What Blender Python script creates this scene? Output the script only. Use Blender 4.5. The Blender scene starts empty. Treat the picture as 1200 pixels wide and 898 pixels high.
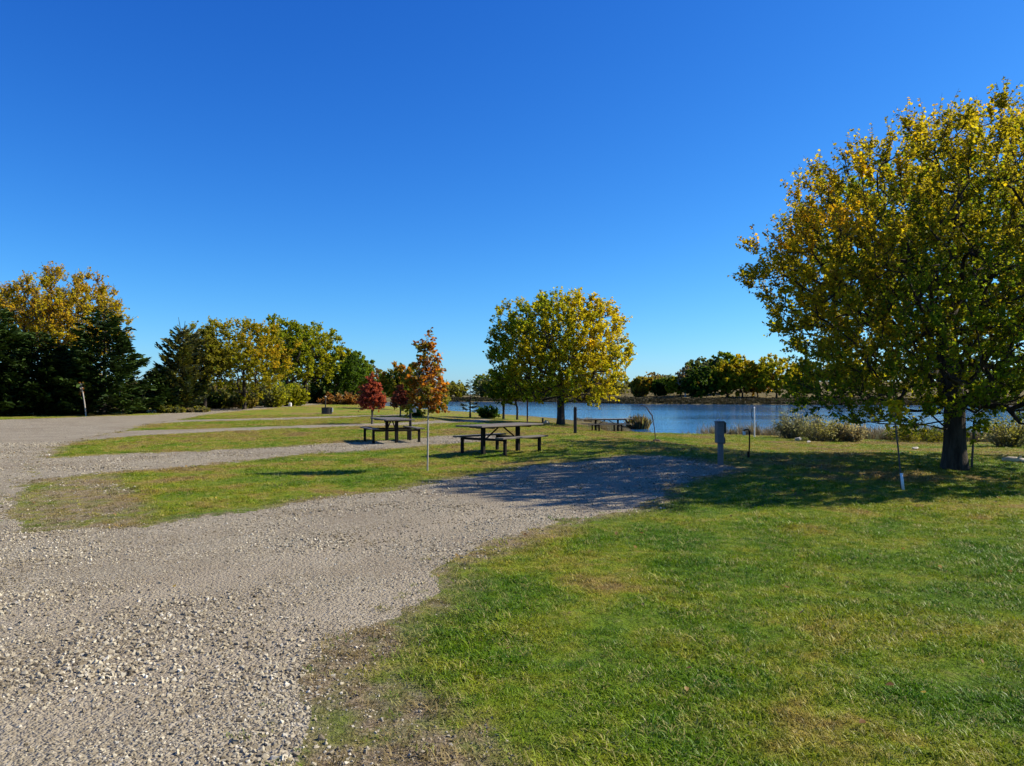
import bpy, math, random
import numpy as np
from mathutils import Vector, Matrix

SC = bpy.context.scene
COL = SC.collection
R = math.radians
F = 890.0            # focal length in pixels of the 1200 px wide photograph
HY = 462.0           # row of the horizon
EYE = 1.6

# ------------------------------------------------------------------ small maths
def sst(a, b, v):
    t = np.clip((np.asarray(v, float) - a) / (b - a), 0, 1)
    return t * t * (3 - 2 * t)

def poly_in(poly, x, y):
    p = np.asarray(poly, float)
    ins = np.zeros(x.shape, bool)
    n = len(p)
    for i in range(n):
        x0, y0 = p[i]; x1, y1 = p[(i + 1) % n]
        if y0 == y1: continue
        c = ((y0 > y) != (y1 > y)) & (x < (x1 - x0) * (y - y0) / (y1 - y0) + x0)
        ins ^= c
    return ins

def line_dist(line, x, y, closed=False):
    p = np.asarray(line, float)
    d = np.full(x.shape, 1e9)
    n = len(p)
    for i in range(n if closed else n - 1):
        a = p[i]; b = p[(i + 1) % n]
        ab = b - a; L = ab @ ab
        if L < 1e-12: continue
        t = np.clip(((x - a[0]) * ab[0] + (y - a[1]) * ab[1]) / L, 0, 1)
        d = np.minimum(d, np.hypot(x - a[0] - t * ab[0], y - a[1] - t * ab[1]))
    return d

class Wave:
    """cheap smooth noise: a sum of random plane waves, about -1..1"""
    def __init__(s, seed, scale, n=14, dim=3):
        r = np.random.default_rng(seed)
        k = r.normal(size=(n, dim)); k /= np.linalg.norm(k, axis=1)[:, None]
        s.k = k * r.uniform(.5, 1.9, n)[:, None] / scale * 2.2
        s.p = r.uniform(0, 6.283, n)
    def __call__(s, *c):
        v = 0
        for k, p in zip(s.k, s.p):
            a = p
            for i, q in enumerate(c): a = a + k[i] * q
            v = v + np.sin(a)
        return v / math.sqrt(len(s.p) * .5) / 1.6

# ------------------------------------------------------------------ terrain
SHORE = [(120, 30), (70, 33), (38, 38), (24, 43), (16, 47.5), (10, 49), (7.6, 51), (8.2, 58), (9.4, 70), (6.5, 84), (0, 99), (-5, 110), (-11, 120), (-20, 127), (-32, 142), (-60, 178)]
FARSHORE = [(-75, 230), (-60, 290), (-30, 312), (10, 308), (28, 262), (40, 236), (62, 226), (95, 218), (130, 205), (190, 180), (210, 100)]
LAKE = SHORE + FARSHORE
CREST = [(140, 19.5), (40, 19.5), (16, 19.6), (11, 19), (7.6, 18.2), (5.2, 17.9), (3.8, 21.5), (2.2, 28), (-.5, 36), (-4, 44), (-10, 66), (-17, 92), (-26, 112), (-60, 165)]
BANK = CREST + SHORE[::-1]
NEAR = CREST + [(-3000, 500), (-3000, -3000), (3000, -3000), (3000, 19.5)]
WATER_Z = -1.5
_w1 = Wave(1, 9.0, dim=2); _w2 = Wave(2, 2.2, dim=2); _w3 = Wave(3, 40.0, dim=2)

def Z(x, y):
    x = np.asarray(x, float); y = np.asarray(y, float)
    shp = np.broadcast(x, y).shape
    x = np.broadcast_to(x, shp).ravel().astype(float); y = np.broadcast_to(y, shp).ravel().astype(float)
    dc = line_dist(CREST, x, y); dl = line_dist(LAKE, x, y, True)
    lake = poly_in(LAKE, x, y); bank = poly_in(BANK, x, y) & ~lake; near = poly_in(NEAR, x, y) & ~lake & ~bank
    bump = .16 * np.exp(-(dc / 3.5) ** 2) * sst(-6, 1, x) * sst(14, 7, x)
    hill = .75 * sst(50, 112, y) * sst(-7, -24, x)
    flat = .03 * _w1(x, y) * sst(3, 12, np.hypot(x, y)) + .008 * _w2(x, y)
    z = bump + hill + flat
    t = dc / (dc + dl + 1e-6)
    prof = np.interp(t, [0, .06, .18, .45, .72, .88, 1], [0, -.12, -.36, -.55, -.72, -.95, 0]) * 1.0
    prof = np.interp(t, [0, .06, .18, .45, .72, .9, 1], [0, -.10, -.34, -.52, -.70, -1.0, -1.5])
    zb = bump + hill * (1 - t) + prof + .5 * flat
    far = -1.5 + 1.1 * sst(0, 5, dl) + .5 * sst(4, 22, dl) + sst(10, 60, x) * (3.6 * sst(14, 75, dl) + 4.5 * sst(60, 180, dl)) + .3 * _w3(x, y) * sst(20, 80, dl)
    z = np.where(bank, zb, z)
    z = np.where(~near & ~bank & ~lake, far, z)
    z = np.where(lake, -1.5 - np.minimum(1.5, .12 * dl), z)
    return z.reshape(shp)

def gz(x, y):
    return float(Z(np.array([x]), np.array([y]))[0])

_D = np.concatenate([np.linspace(2.0, 60, 2400), np.geomspace(60.05, 700, 1200)])
def at(px, py):
    """ground point seen at a photograph pixel"""
    x = (px - 600) / F * _D
    h = EYE + (HY - py) / F * _D
    z = Z(x, _D)
    k = np.nonzero(h <= z)[0]
    i = k[0] if len(k) else len(_D) - 1
    return Vector((x[i], _D[i], z[i]))

def pt(px, depth):
    x = (px - 600) / F * depth
    return Vector((x, depth, gz(x, depth)))

def top_z(py, depth):
    return EYE + (HY - py) / F * depth

# ------------------------------------------------------------------ objects
def tag(o, label=None, cat=None, group=None, kind=None):
    if label: o['label'] = label
    if cat: o['category'] = cat
    if group: o['group'] = group
    if kind: o['kind'] = kind
    return o

def link(name, me, mat, parent=None, smooth=False, loc=None):
    o = bpy.data.objects.new(name, me); COL.objects.link(o)
    if mat is not None and not me.materials: me.materials.append(mat)
    if parent is not None: o.parent = parent
    if loc is not None: o.location = loc
    if smooth: me.polygons.foreach_set('use_smooth', np.ones(len(me.polygons), bool))
    return o

def empty(name, loc, rz=0):
    o = bpy.data.objects.new(name, None); COL.objects.link(o)
    o.location = loc; o.rotation_euler = (0, 0, rz); o.empty_display_size = .1
    return o

def np_mesh(name, verts, facegroups, col=None, attrs=None):
    """facegroups: list of (M,k) integer arrays"""
    me = bpy.data.meshes.new(name)
    verts = np.ascontiguousarray(verts, np.float32)
    me.vertices.add(len(verts)); me.vertices.foreach_set('co', verts.ravel())
    fg = [np.asarray(f, np.int32) for f in facegroups if len(f)]
    if fg:
        loops = np.concatenate([f.ravel() for f in fg])
        tot = np.concatenate([np.full(len(f), f.shape[1], np.int32) for f in fg])
        start = np.concatenate([[0], np.cumsum(tot)[:-1]]).astype(np.int32)
        me.loops.add(len(loops)); me.loops.foreach_set('vertex_index', loops)
        me.polygons.add(len(tot)); me.polygons.foreach_set('loop_start', start)
        try: me.polygons.foreach_set('loop_total', tot)
        except Exception: pass
    if col is not None:
        a = me.attributes.new('tint', 'FLOAT_COLOR', 'POINT')
        c = np.ones((len(verts), 4), np.float32); c[:, :3] = col
        a.data.foreach_set('color', c.ravel())
    for k, (typ, v) in (attrs or {}).items():
        a = me.attributes.new(k, typ, 'POINT')
        a.data.foreach_set('vector' if typ == 'FLOAT_VECTOR' else 'value', np.ascontiguousarray(v).ravel())
    me.update(calc_edges=True)
    return me

class MB:
    """collects boxes, tubes and lathes into one mesh"""
    def __init__(s): s.v = []; s.f = []
    def add(s, v, f):
        b = len(s.v); s.v += [tuple(p) for p in v]; s.f += [tuple(i + b for i in q) for q in f]; return s
    def box(s, c, size, rz=0, bev=.004, rx=0, ry=0):
        M = Matrix.Translation(c) @ Matrix.Rotation(rz, 4, 'Z') @ Matrix.Rotation(ry, 4, 'Y') @ Matrix.Rotation(rx, 4, 'X')
        hx, hy, hz = [q / 2 for q in size]
        b = min(bev, hx * .45, hy * .45, hz * .45)
        v = []
        # chamfered box: 24 vertices
        for sx in (-1, 1):
            for sy in (-1, 1):
                for sz in (-1, 1):
                    v += [(sx * hx, sy * (hy - b), sz * (hz - b)), (sx * (hx - b), sy * hy, sz * (hz - b)), (sx * (hx - b), sy * (hy - b), sz * hz)]
        import bmesh
        bm = bmesh.new()
        for p in v: bm.verts.new(M @ Vector(p))
        r = bmesh.ops.convex_hull(bm, input=bm.verts[:])
        bm.verts.index_update()
        vv = [q.co.copy() for q in bm.verts]; ff = [[q.index for q in f.verts] for f in bm.faces]
        bm.free()
        return s.add(vv, ff)
    def tube(s, pts, rad, n=8, cap=True):
        pts = [Vector(p) for p in pts]
        if not hasattr(rad, '__len__'): rad = [rad] * len(pts)
        v, f = tube_np(pts, rad, n, cap)
        return s.add(v, f)
    def lathe(s, prof, n=24, c=(0, 0, 0)):
        v = []; f = []
        for r, z in prof:
            for k in range(n):
                a = 2 * math.pi * k / n; v.append((c[0] + r * math.cos(a), c[1] + r * math.sin(a), c[2] + z))
        for i in range(len(prof) - 1):
            for k in range(n):
                k2 = (k + 1) % n; f.append((i * n + k, i * n + k2, (i + 1) * n + k2, (i + 1) * n + k))
        return s.add(v, f)
    def build(s, name, mat, parent=None, smooth=False):
        me = bpy.data.meshes.new(name); me.from_pydata(s.v, [], s.f); me.update()
        return link(name, me, mat, parent, smooth)

def tube_np(pts, rad, n, cap=True):
    v = []; f = []
    up = Vector((.13, .31, .94)); N = None
    for i, p in enumerate(pts):
        d = (pts[min(i + 1, len(pts) - 1)] - pts[max(i - 1, 0)])
        if d.length < 1e-9: d = Vector((0, 0, 1))
        d.normalize()
        if N is None: N = d.cross(Vector((1, 0, 0)) if abs(d.x) < .8 else Vector((0, 1, 0)))
        N = (N - d * N.dot(d)).normalized(); B = d.cross(N)
        for k in range(n):
            a = 2 * math.pi * k / n
            v.append(p + (N * math.cos(a) + B * math.sin(a)) * rad[i])
    for i in range(len(pts) - 1):
        for k in range(n):
            k2 = (k + 1) % n
            f.append((i * n + k, i * n + k2, (i + 1) * n + k2, (i + 1) * n + k))
    if cap:
        f.append(tuple(range(n))[::-1]); b = (len(pts) - 1) * n; f.append(tuple(range(b, b + n)))
    return v, f

# ------------------------------------------------------------------ materials
def new_mat(name):
    m = bpy.data.materials.new(name); m.use_nodes = True
    nt = m.node_tree; nt.nodes.clear()
    out = nt.nodes.new('ShaderNodeOutputMaterial')
    return m, nt, out

class NT:
    def __init__(s, nt): s.nt = nt
    def n(s, t, **k):
        nd = s.nt.nodes.new(t)
        for a, v in k.items(): setattr(nd, a, v)
        return nd
    def l(s, a, b): s.nt.links.new(a, b)
    def noise(s, vec, scale, detail=4, rough=.55, dist=0):
        nd = s.n('ShaderNodeTexNoise'); nd.inputs['Scale'].default_value = scale; nd.inputs['Detail'].default_value = detail
        nd.inputs['Roughness'].default_value = rough; nd.inputs['Distortion'].default_value = dist
        s.l(vec, nd.inputs['Vector']); return nd.outputs['Fac']
    def ramp(s, fac, stops):
        nd = s.n('ShaderNodeValToRGB'); e = nd.color_ramp.elements
        while len(e) > 1: e.remove(e[-1])
        e[0].position = stops[0][0]; e[0].color = col4(stops[0][1])
        for p, c in stops[1:]:
            q = e.new(p); q.color = col4(c)
        s.l(fac, nd.inputs['Fac']); return nd.outputs['Color']
    def mix(s, fac, a, b, mode='MIX'):
        nd = s.n('ShaderNodeMix', data_type='RGBA', blend_type=mode)
        for v, i in ((fac, 0), (a, 6), (b, 7)):
            if hasattr(v, 'is_linked') or hasattr(v, 'links'): s.l(v, nd.inputs[i])
            elif i == 0: nd.inputs[0].default_value = v
            else: nd.inputs[i].default_value = col4(v)
        return nd.outputs[2]
    def math(s, op, a, b=0.0, c=None, clamp=False):
        nd = s.n('ShaderNodeMath', operation=op, use_clamp=clamp)
        for i, v in enumerate((a, b) if c is None else (a, b, c)):
            if hasattr(v, 'links'): s.l(v, nd.inputs[i])
            else: nd.inputs[i].default_value = v
        return nd.outputs[0]
    def bsdf(s, color, rough=.8, spec=.3, normal=None, metal=0):
        nd = s.n('ShaderNodeBsdfPrincipled')
        if hasattr(color, 'links'): s.l(color, nd.inputs['Base Color'])
        else: nd.inputs['Base Color'].default_value = col4(color)
        if hasattr(rough, 'links'): s.l(rough, nd.inputs['Roughness'])
        else: nd.inputs['Roughness'].default_value = rough
        nd.inputs['Specular IOR Level'].default_value = spec; nd.inputs['Metallic'].default_value = metal
        if normal is not None: s.l(normal, nd.inputs['Normal'])
        return nd
    def bump(s, h, strength=.5, dist=.02):
        nd = s.n('ShaderNodeBump'); nd.inputs['Strength'].default_value = strength; nd.inputs['Distance'].default_value = dist
        s.l(h, nd.inputs['Height']); return nd.outputs['Normal']

def col4(c):
    if not hasattr(c, '__len__'): c = (c, c, c)
    return (c[0], c[1], c[2], 1)

def lawn_group():
    g = bpy.data.node_groups.new('lawn_colour', 'ShaderNodeTree')
    g.interface.new_socket('Color', in_out='OUTPUT', socket_type='NodeSocketColor')
    g.interface.new_socket('Dry', in_out='OUTPUT', socket_type='NodeSocketFloat')
    t = NT(g); out = t.n('NodeGroupOutput')
    pos = t.n('ShaderNodeNewGeometry').outputs['Position']
    big = t.noise(pos, .22, 3, .5); mid = t.noise(pos, .9, 4, .6, .6); sm = t.noise(pos, 5.5, 3, .6)
    sep = t.n('ShaderNodeSeparateXYZ'); t.l(pos, sep.inputs[0])
    f = t.math('ADD', t.math('MULTIPLY', big, .55), t.math('MULTIPLY', mid, .62))
    f = t.math('ADD', f, t.math('MULTIPLY', sm, .24))
    # the open lawn further out is drier than the strip by the drive
    farness = t.n('ShaderNodeMapRange'); farness.inputs[1].default_value = 4; farness.inputs[2].default_value = 24
    farness.inputs[3].default_value = -.03; farness.inputs[4].default_value = .075; t.l(sep.outputs[1], farness.inputs[0])
    f = t.math('ADD', f, farness.outputs[0])
    f = t.math('MULTIPLY_ADD', f, 1.7, -.50)
    c = t.ramp(f, [(.50, LAWN[0]), (.66, LAWN[1]), (.78, LAWN[2]), (.88, LAWN[3]), (.97, LAWN[4])])
    t.l(c, out.inputs['Color']); t.l(f, out.inputs['Dry'])
    return g

LAWN = [(.085, .185, .006), (.150, .238, .008), (.242, .275, .016), (.325, .272, .048), (.285, .200, .070)]
LG = lawn_group()

def m_ground():
    m, nt, out = new_mat('lawn_turf'); t = NT(nt)
    g = t.n('ShaderNodeGroup'); g.node_tree = LG
    pos = t.n('ShaderNodeNewGeometry').outputs['Position']
    fine = t.noise(pos, 38, 4, .7); med = t.noise(pos, 9, 3, .6)
    c = t.mix(t.math('MULTIPLY', fine, .75), g.outputs['Color'], (.060, .060, .012))
    # bare soil along the gravel
    a = t.n('ShaderNodeAttribute', attribute_name='dirt').outputs['Fac']
    soil = t.ramp(fine, [(.3, (.09, .062, .036)), (.5, (.20, .150, .095)), (.62, (.30, .245, .17)), (.75, (.42, .37, .29))])
    f = t.math('ADD', a, t.math('MULTIPLY', t.math('SUBTRACT', med, .5), 1.1), clamp=True)
    c = t.mix(t.math('MULTIPLY', f, .95), c, soil)
    # dry meadow and reed ground along the water
    b = t.n('ShaderNodeAttribute', attribute_name='meadow').outputs['Fac']
    mead = t.ramp(t.noise(pos, .25, 5, .65), [(.35, (.085, .070, .026)), (.5, (.125, .10, .04)), (.65, (.165, .135, .06))])
    c = t.mix(b, c, mead)
    h = t.math('ADD', fine, t.math('MULTIPLY', med, 1.5))
    bs = t.bsdf(c, .95, .1, t.bump(h, .9, .05))
    t.l(bs.outputs[0], out.inputs[0]); return m

def m_gravel():
    m, nt, out = new_mat('gravel_surface'); t = NT(nt)
    pos = t.n('ShaderNodeNewGeometry').outputs['Position']
    v = t.n('ShaderNodeTexVoronoi'); v.inputs['Scale'].default_value = 34; t.l(pos, v.inputs['Vector'])
    v2 = t.n('ShaderNodeTexVoronoi'); v2.inputs['Scale'].default_value = 75; t.l(pos, v2.inputs['Vector'])
    bw = t.n('ShaderNodeSeparateColor'); t.l(v.outputs['Color'], bw.inputs[0])
    bw2 = t.n('ShaderNodeSeparateColor'); t.l(v2.outputs['Color'], bw2.inputs[0])
    stone = t.ramp(bw.outputs[0], [(0, (.185, .152, .095)), (.35, (.30, .255, .168)), (.75, (.39, .338, .235)), (1, (.50, .445, .33))])
    st2 = t.ramp(bw2.outputs[1], [(0, (.16, .13, .085)), (.5, (.325, .28, .188)), (1, (.45, .40, .29))])
    big = t.noise(pos, .55, 4, .6); mid = t.noise(pos, 2.3, 4, .6)
    c = t.mix(t.math('GREATER_THAN', mid, .5), stone, st2)
    c = t.mix(t.ramp(big, [(.42, 0), (.62, .55)]), c, (.235, .185, .118))
    wn = t.n('ShaderNodeAttribute', attribute_name='worn').outputs['Fac']
    c = t.mix(t.math('MULTIPLY', wn, t.ramp(mid, [(.35, .45), (.6, .95)])), c, t.mix(bw2.outputs[2], (.27, .22, .145), (.42, .365, .26)))
    d = t.math('ADD', v.outputs['Distance'], t.math('MULTIPLY', v2.outputs['Distance'], .6))
    hgt = t.math('SUBTRACT', 1.0, d)
    bs = t.bsdf(t.mix(1.0, c, (.765, .775, .80), 'MULTIPLY'), .9, .2, t.bump(hgt, .7, .024))
    t.l(bs.outputs[0], out.inputs[0]); return m

def m_blade(dry=False, cols=None):
    m, nt, out = new_mat('dry_blade' if dry else 'grass_blade'); t = NT(nt)
    oi = t.n('ShaderNodeObjectInfo').outputs['Random']
    if dry:
        c = t.ramp(oi, cols)
    else:
        g = t.n('ShaderNodeGroup'); g.node_tree = LG
        v = t.ramp(oi, [(0, (.55, .6, .5)), (.45, (.95, 1, .9)), (.8, (1.25, 1.2, 1.1)), (1, (1.5, 1.35, 1.4))])
        c = t.mix(1.0, g.outputs['Color'], v, 'MULTIPLY')
        c = t.mix(t.ramp(oi, [(.80, 0), (.84, .75), (.93, .75), (.97, 0)]), c, (.40, .34, .13))
        dr = t.n('ShaderNodeAttribute', attribute_name='dry', attribute_type='INSTANCER').outputs['Fac']
        c = t.mix(dr, c, t.ramp(oi, [(0, (.11, .085, .03)), (.5, (.22, .17, .065)), (1, (.37, .29, .13))]))
    bs = t.bsdf(c, .45, .16)
    tr = t.n('ShaderNodeBsdfTranslucent'); t.l(c, tr.inputs[0])
    mx = t.n('ShaderNodeMixShader'); mx.inputs[0].default_value = .35
    t.l(bs.outputs[0], mx.inputs[1]); t.l(tr.outputs[0], mx.inputs[2]); t.l(mx.outputs[0], out.inputs[0]); return m

def m_stone():
    m, nt, out = new_mat('loose_stone'); t = NT(nt)
    oi = t.n('ShaderNodeObjectInfo').outputs['Random']
    c = t.ramp(oi, [(0, (.11, .088, .055)), (.2, (.24, .20, .13)), (.55, (.365, .315, .215)), (.9, (.46, .41, .29)), (1, (.62, .57, .45))])
    pos = t.n('ShaderNodeNewGeometry').outputs['Position']; big = t.noise(pos, .8, 4, .6, .5)
    c = t.mix(1.0, c, t.ramp(big, [(.36, (.62, .60, .56)), (.5, (.82, .83, .86)), (.64, (.95, .965, 1.0))]), 'MULTIPLY')
    bs = t.bsdf(c, .85, .25); t.l(bs.outputs[0], out.inputs[0]); return m

def m_leaf(name, trans=.42, gain=1.25):
    m, nt, out = new_mat(name); t = NT(nt)
    a = t.n('ShaderNodeAttribute', attribute_name='tint').outputs['Color']
    bs = t.bsdf(a, .6, .10)
    tr = t.n('ShaderNodeBsdfTranslucent'); t.l(t.mix(1.0, a, (gain, gain, gain * .6), 'MULTIPLY'), tr.inputs[0])
    mx = t.n('ShaderNodeMixShader'); mx.inputs[0].default_value = trans
    t.l(bs.outputs[0], mx.inputs[1]); t.l(tr.outputs[0], mx.inputs[2]); t.l(mx.outputs[0], out.inputs[0]); return m

def m_bark(name, a, b, scale=9):
    m, nt, out = new_mat(name); t = NT(nt)
    co = t.n('ShaderNodeTexCoord').outputs['Object']
    mp = t.n('ShaderNodeMapping'); mp.inputs['Scale'].default_value = (1, 1, .22); t.l(co, mp.inputs[0])
    n = t.noise(mp.outputs[0], scale, 5, .7, .4)
    c = t.ramp(n, [(.35, a), (.65, b)])
    bs = t.bsdf(c, .92, .15, t.bump(n, .9, .04)); t.l(bs.outputs[0], out.inputs[0]); return m

def m_plain(name, c, rough=.6, spec=.4, metal=0, var=.25, scale=14):
    m, nt, out = new_mat(name); t = NT(nt)
    co = t.n('ShaderNodeTexCoord').outputs['Object']
    n = t.noise(co, scale, 5, .65)
    lo = tuple(q * (1 - var) for q in c); hi = tuple(min(1, q * (1 + var)) for q in c)
    cc = t.ramp(n, [(.3, lo), (.7, hi)])
    bs = t.bsdf(cc, rough, spec, t.bump(n, .15, .004), metal); t.l(bs.outputs[0], out.inputs[0]); return m

def m_wood(name, a, b):
    m, nt, out = new_mat(name); t = NT(nt)
    co = t.n('ShaderNodeTexCoord').outputs['Object']
    mp = t.n('ShaderNodeMapping'); mp.inputs['Scale'].default_value = (.6, 14, 14); t.l(co, mp.inputs[0])
    n = t.noise(mp.outputs[0], 4, 5, .65, .3)
    c = t.ramp(n, [(.3, a), (.7, b)])
    bs = t.bsdf(c, .75, .25, t.bump(n, .3, .004)); t.l(bs.outputs[0], out.inputs[0]); return m

def m_water():
    m, nt, out = new_mat('lake_water'); t = NT(nt)
    pos = t.n('ShaderNodeNewGeometry').outputs['Position']
    mp = t.n('ShaderNodeMapping'); mp.inputs['Scale'].default_value = (.35, 1, 1); t.l(pos, mp.inputs[0])
    a = t.noise(mp.outputs[0], 2.2, 4, .6); b = t.noise(mp.outputs[0], .55, 3, .5)
    mp2 = t.n('ShaderNodeMapping'); mp2.inputs['Scale'].default_value = (.012, .05, 1); t.l(pos, mp2.inputs[0])
    calm = t.ramp(t.noise(mp2.outputs[0], 1.0, 3, .5), [(.40, .35), (.60, 1.0)])
    h = t.math('MULTIPLY', t.math('ADD', a, t.math('MULTIPLY', b, 1.3)), calm)
    bs = t.bsdf((.028, .12, .28), .08, 1.0, t.bump(h, 1.0, .042))
    bs.inputs['IOR'].default_value = 1.333
    t.l(bs.outputs[0], out.inputs[0]); return m

M_GROUND = m_ground(); M_GRAVEL = m_gravel(); M_BLADE = m_blade(); M_STONE = m_stone(); M_WATER = m_water()
M_LEAF = m_leaf('autumn_leaf', .56, 1.6); M_FARLEAF = m_leaf('distant_leaf', .48, 1.45); M_NEEDLE = m_leaf('conifer_needle', .12, 1.0)
M_BARK = m_bark('dark_bark', (.018, .014, .011), (.065, .053, .042)); M_PALEBARK = m_bark('pale_bark', (.28, .25, .21), (.48, .44, .38))
M_TWIG = m_bark('grey_bark', (.06, .05, .04), (.15, .125, .10))

# ------------------------------------------------------------------ gravel outline (traced on the ground in metres)
def ring(px): return [tuple(at(a, b)[:2]) for a, b in px]
PAD1_TOP = [(34, 624), (92, 620), (161, 618), (238, 605), (318, 596), (383, 584), (460, 576), (517, 563), (553, 559), (597, 551), (616, 547), (650, 544), (671, 542), (700, 538), (740, 534), (793, 536), (834, 544), (866, 549)]
PAD1_BOT = [(847, 554), (825, 559), (807, 563), (786, 568), (780, 578), (767, 586), (740, 597), (700, 605), (654, 608), (636, 619), (581, 630), (560, 643), (533, 650), (504, 670), (510, 690), (490, 708), (450, 727), (400, 750), (365, 785), (345, 820), (335, 860), (330, 898)]
ROAD_FAR = [(-400, 503), (-150, 496), (0, 492), (90, 489), (180, 486.5), (250, 478.5), (300, 475), (345, 472), (395, 470.6), (402, 471.4), (383, 473.6), (345, 476), (307, 479.5), (268, 482.6), (238, 486), (215, 491), (205, 493), (169, 497), (150, 503.6), (110, 512), (69, 523), (50, 537), (33, 552), (22, 572), (12, 598), (16, 616)]
P_MAIN = ring(ROAD_FAR) + ring(PAD1_TOP) + ring(PAD1_BOT) + [(-.95, 2.2), (-1.1, -8), (-60, -8), (-60, 30)]
P_PAD2 = ring([(50, 537), (153, 532), (245, 528.6), (318, 525), (383, 520), (422, 518), (470, 516), (497, 514.5), (508, 511.5), (539, 510), (573, 510), (605, 511), (613, 513), (580, 516), (534, 519.5), (502, 521.5), (461, 525.5), (400, 529.5), (345, 532.5), (230, 546), (126, 553), (57, 561), (20, 570)])
P_PAD3 = ring([(110, 512), (153, 505), (230, 503), (345, 499), (433, 496.5), (500, 494.3), (540, 492.2), (570, 491.2), (573, 492.5), (540, 494.8), (500, 496.8), (433, 499.2), (345, 502), (230, 507), (153, 511), (96, 517)])
P_PAD4 = ring([(190, 494.5), (215, 492.3), (330, 490), (380, 488.4), (480, 486), (487, 487.2), (380, 490.2), (330, 492), (215, 494.5), (169, 498)])
GRAVELS = [P_MAIN, P_PAD2, P_PAD3, P_PAD4]
DIRT = [ring([(330, 812), (400, 740), (462, 716), (452, 760), (446, 790), (480, 825), (535, 858), (590, 898), (600, 990), (300, 990)]),
        ring([(10, 600), (60, 562), (130, 556), (170, 600), (150, 620), (60, 624), (30, 626)]),
        ring([(520, 655), (590, 626), (690, 604), (700, 609), (600, 640), (530, 668)])]
TRACK1 = [(-6.5, 2.5), (-3.6, 5.2), (-1.6, 8.2), (.4, 11.5), (3.2, 15.6)]; TRACK2 = [(-4.4, 1.6), (-2.2, 4.0), (-.5, 6.8), (1.3, 10.1), (4.0, 14.4)]
_wa = Wave(11, .5, dim=2); _wb = Wave(12, .5, dim=2); _wc = Wave(13, .13, dim=2); _wd = Wave(14, .13, dim=2)

def warp(x, y):
    k = np.clip(np.hypot(x, y) / 14, .5, 1.5)
    return x + (.12 * _wa(x, y) + .085 * _wc(x, y)) * k, y + (.12 * _wb(x, y) + .085 * _wd(x, y)) * k

def gravel_at(x, y):
    u, v = warp(x, y)
    g = np.zeros(x.shape, bool)
    for p in GRAVELS: g |= poly_in(p, u, v)
    return g

def edge_d(x, y):
    d = np.full(x.shape, 1e9)
    for p in GRAVELS: d = np.minimum(d, line_dist(p, x, y, True))
    return d

def dirt_at(x, y):
    d = np.zeros(x.shape)
    for k, p in zip((1.05, .66, .75), DIRT):
        s = line_dist(p, x, y, True); s = np.where(poly_in(p, x, y), s, -s)
        d = np.maximum(d, k * sst(-.4, .3, s))
    e = edge_d(x, y); rough = .26 * _wa(x, y) + .24 * _wc(x, y)
    d = np.where(d > .02, d + rough * sst(.02, .3, d), d)
    return np.clip(np.maximum(d, (.62 + rough) * np.exp(-(e / .34) ** 2)), 0, 1)

# ------------------------------------------------------------------ ground sheet, split into lawn and gravel
def build_ground():
    inner = np.linspace(-44, 44, 881)
    ang = np.radians(np.concatenate([np.linspace(-180, -46, 50), inner, np.linspace(46, 180, 50)[:-1]]))
    rad = np.concatenate([[.25, .7, 1.2, 1.7, 2.1], np.geomspace(2.4, 70, 520), np.geomspace(71.5, 420, 110), np.geomspace(450, 4500, 14)])
    A, Rr = np.meshgrid(ang, rad)
    x = (Rr * np.sin(A)).ravel(); y = (Rr * np.cos(A)).ravel()
    z = Z(x, y)
    big = (x < 1e9)
    e = np.full(x.shape, 9.0); nearv = np.hypot(x, y) < 130
    e[nearv] = edge_d(x[nearv], y[nearv])
    dirt = np.zeros(x.shape); dirt[nearv] = dirt_at(x[nearv], y[nearv])
    dl = line_dist(LAKE, x, y, True); bank = poly_in(BANK, x, y); near = poly_in(NEAR, x, y)
    mead = np.where(bank, sst(9, 3, dl + 1.5 * _w1(x, y)), np.where(near, 0, 1.0))
    mead = np.where(near & ~bank, sst(110, 140, y) , mead)
    nA, nR = len(ang), len(rad)
    i = np.arange(nR - 1)[:, None] * nA; j = np.arange(nA)[None, :]; j2 = (j + 1) % nA
    q = np.stack([i + j, i + j2, i + nA + j2, i + nA + j], -1).reshape(-1, 4)
    cx = x[q].mean(1); cy = y[q].mean(1)
    g = np.zeros(len(q), bool); nf = np.hypot(cx, cy) < 140
    g[nf] = gravel_at(cx[nf], cy[nf])
    def part(name, sel, mat, extra):
        f = q[sel]; u, inv = np.unique(f.ravel(), return_inverse=True)
        me = np_mesh(name, np.stack([x[u], y[u], z[u]], 1), [inv.reshape(-1, 4)[:, ::-1]], attrs={k: ('FLOAT', v[u].astype(np.float32)) for k, v in extra.items()})
        return link(name, me, mat, smooth=True)
    a = part('lawn', ~g, M_GROUND, {'dirt': dirt, 'meadow': mead}); tag(a, 'mown park lawn with green and dry patches sloping down to the lake', 'lawn', kind='structure')
    worn = np.zeros(x.shape); worn[nearv] = np.exp(-(line_dist(TRACK1, x[nearv], y[nearv]) / .40) ** 2) + np.exp(-(line_dist(TRACK2, x[nearv], y[nearv]) / .40) ** 2)
    b = part('gravel_road', g, M_GRAVEL, {'dirt': dirt, 'worn': worn}); tag(b, 'pale gravel road with parking spurs between the grass islands', 'road', kind='structure')
build_ground()

lk = np.array(LAKE + []); cxl = lk.mean(0)
me = bpy.data.meshes.new('lake')
lp = [(px_ + (px_ - 40) * .004, py_) for px_, py_ in LAKE]
me.from_pydata([(p[0], p[1], WATER_Z) for p in lp], [], [tuple(range(len(lp)))]); me.update()
tag(link('lake', me, M_WATER), 'blue rippled lake beyond the lawn', 'lake', kind='structure')

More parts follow.
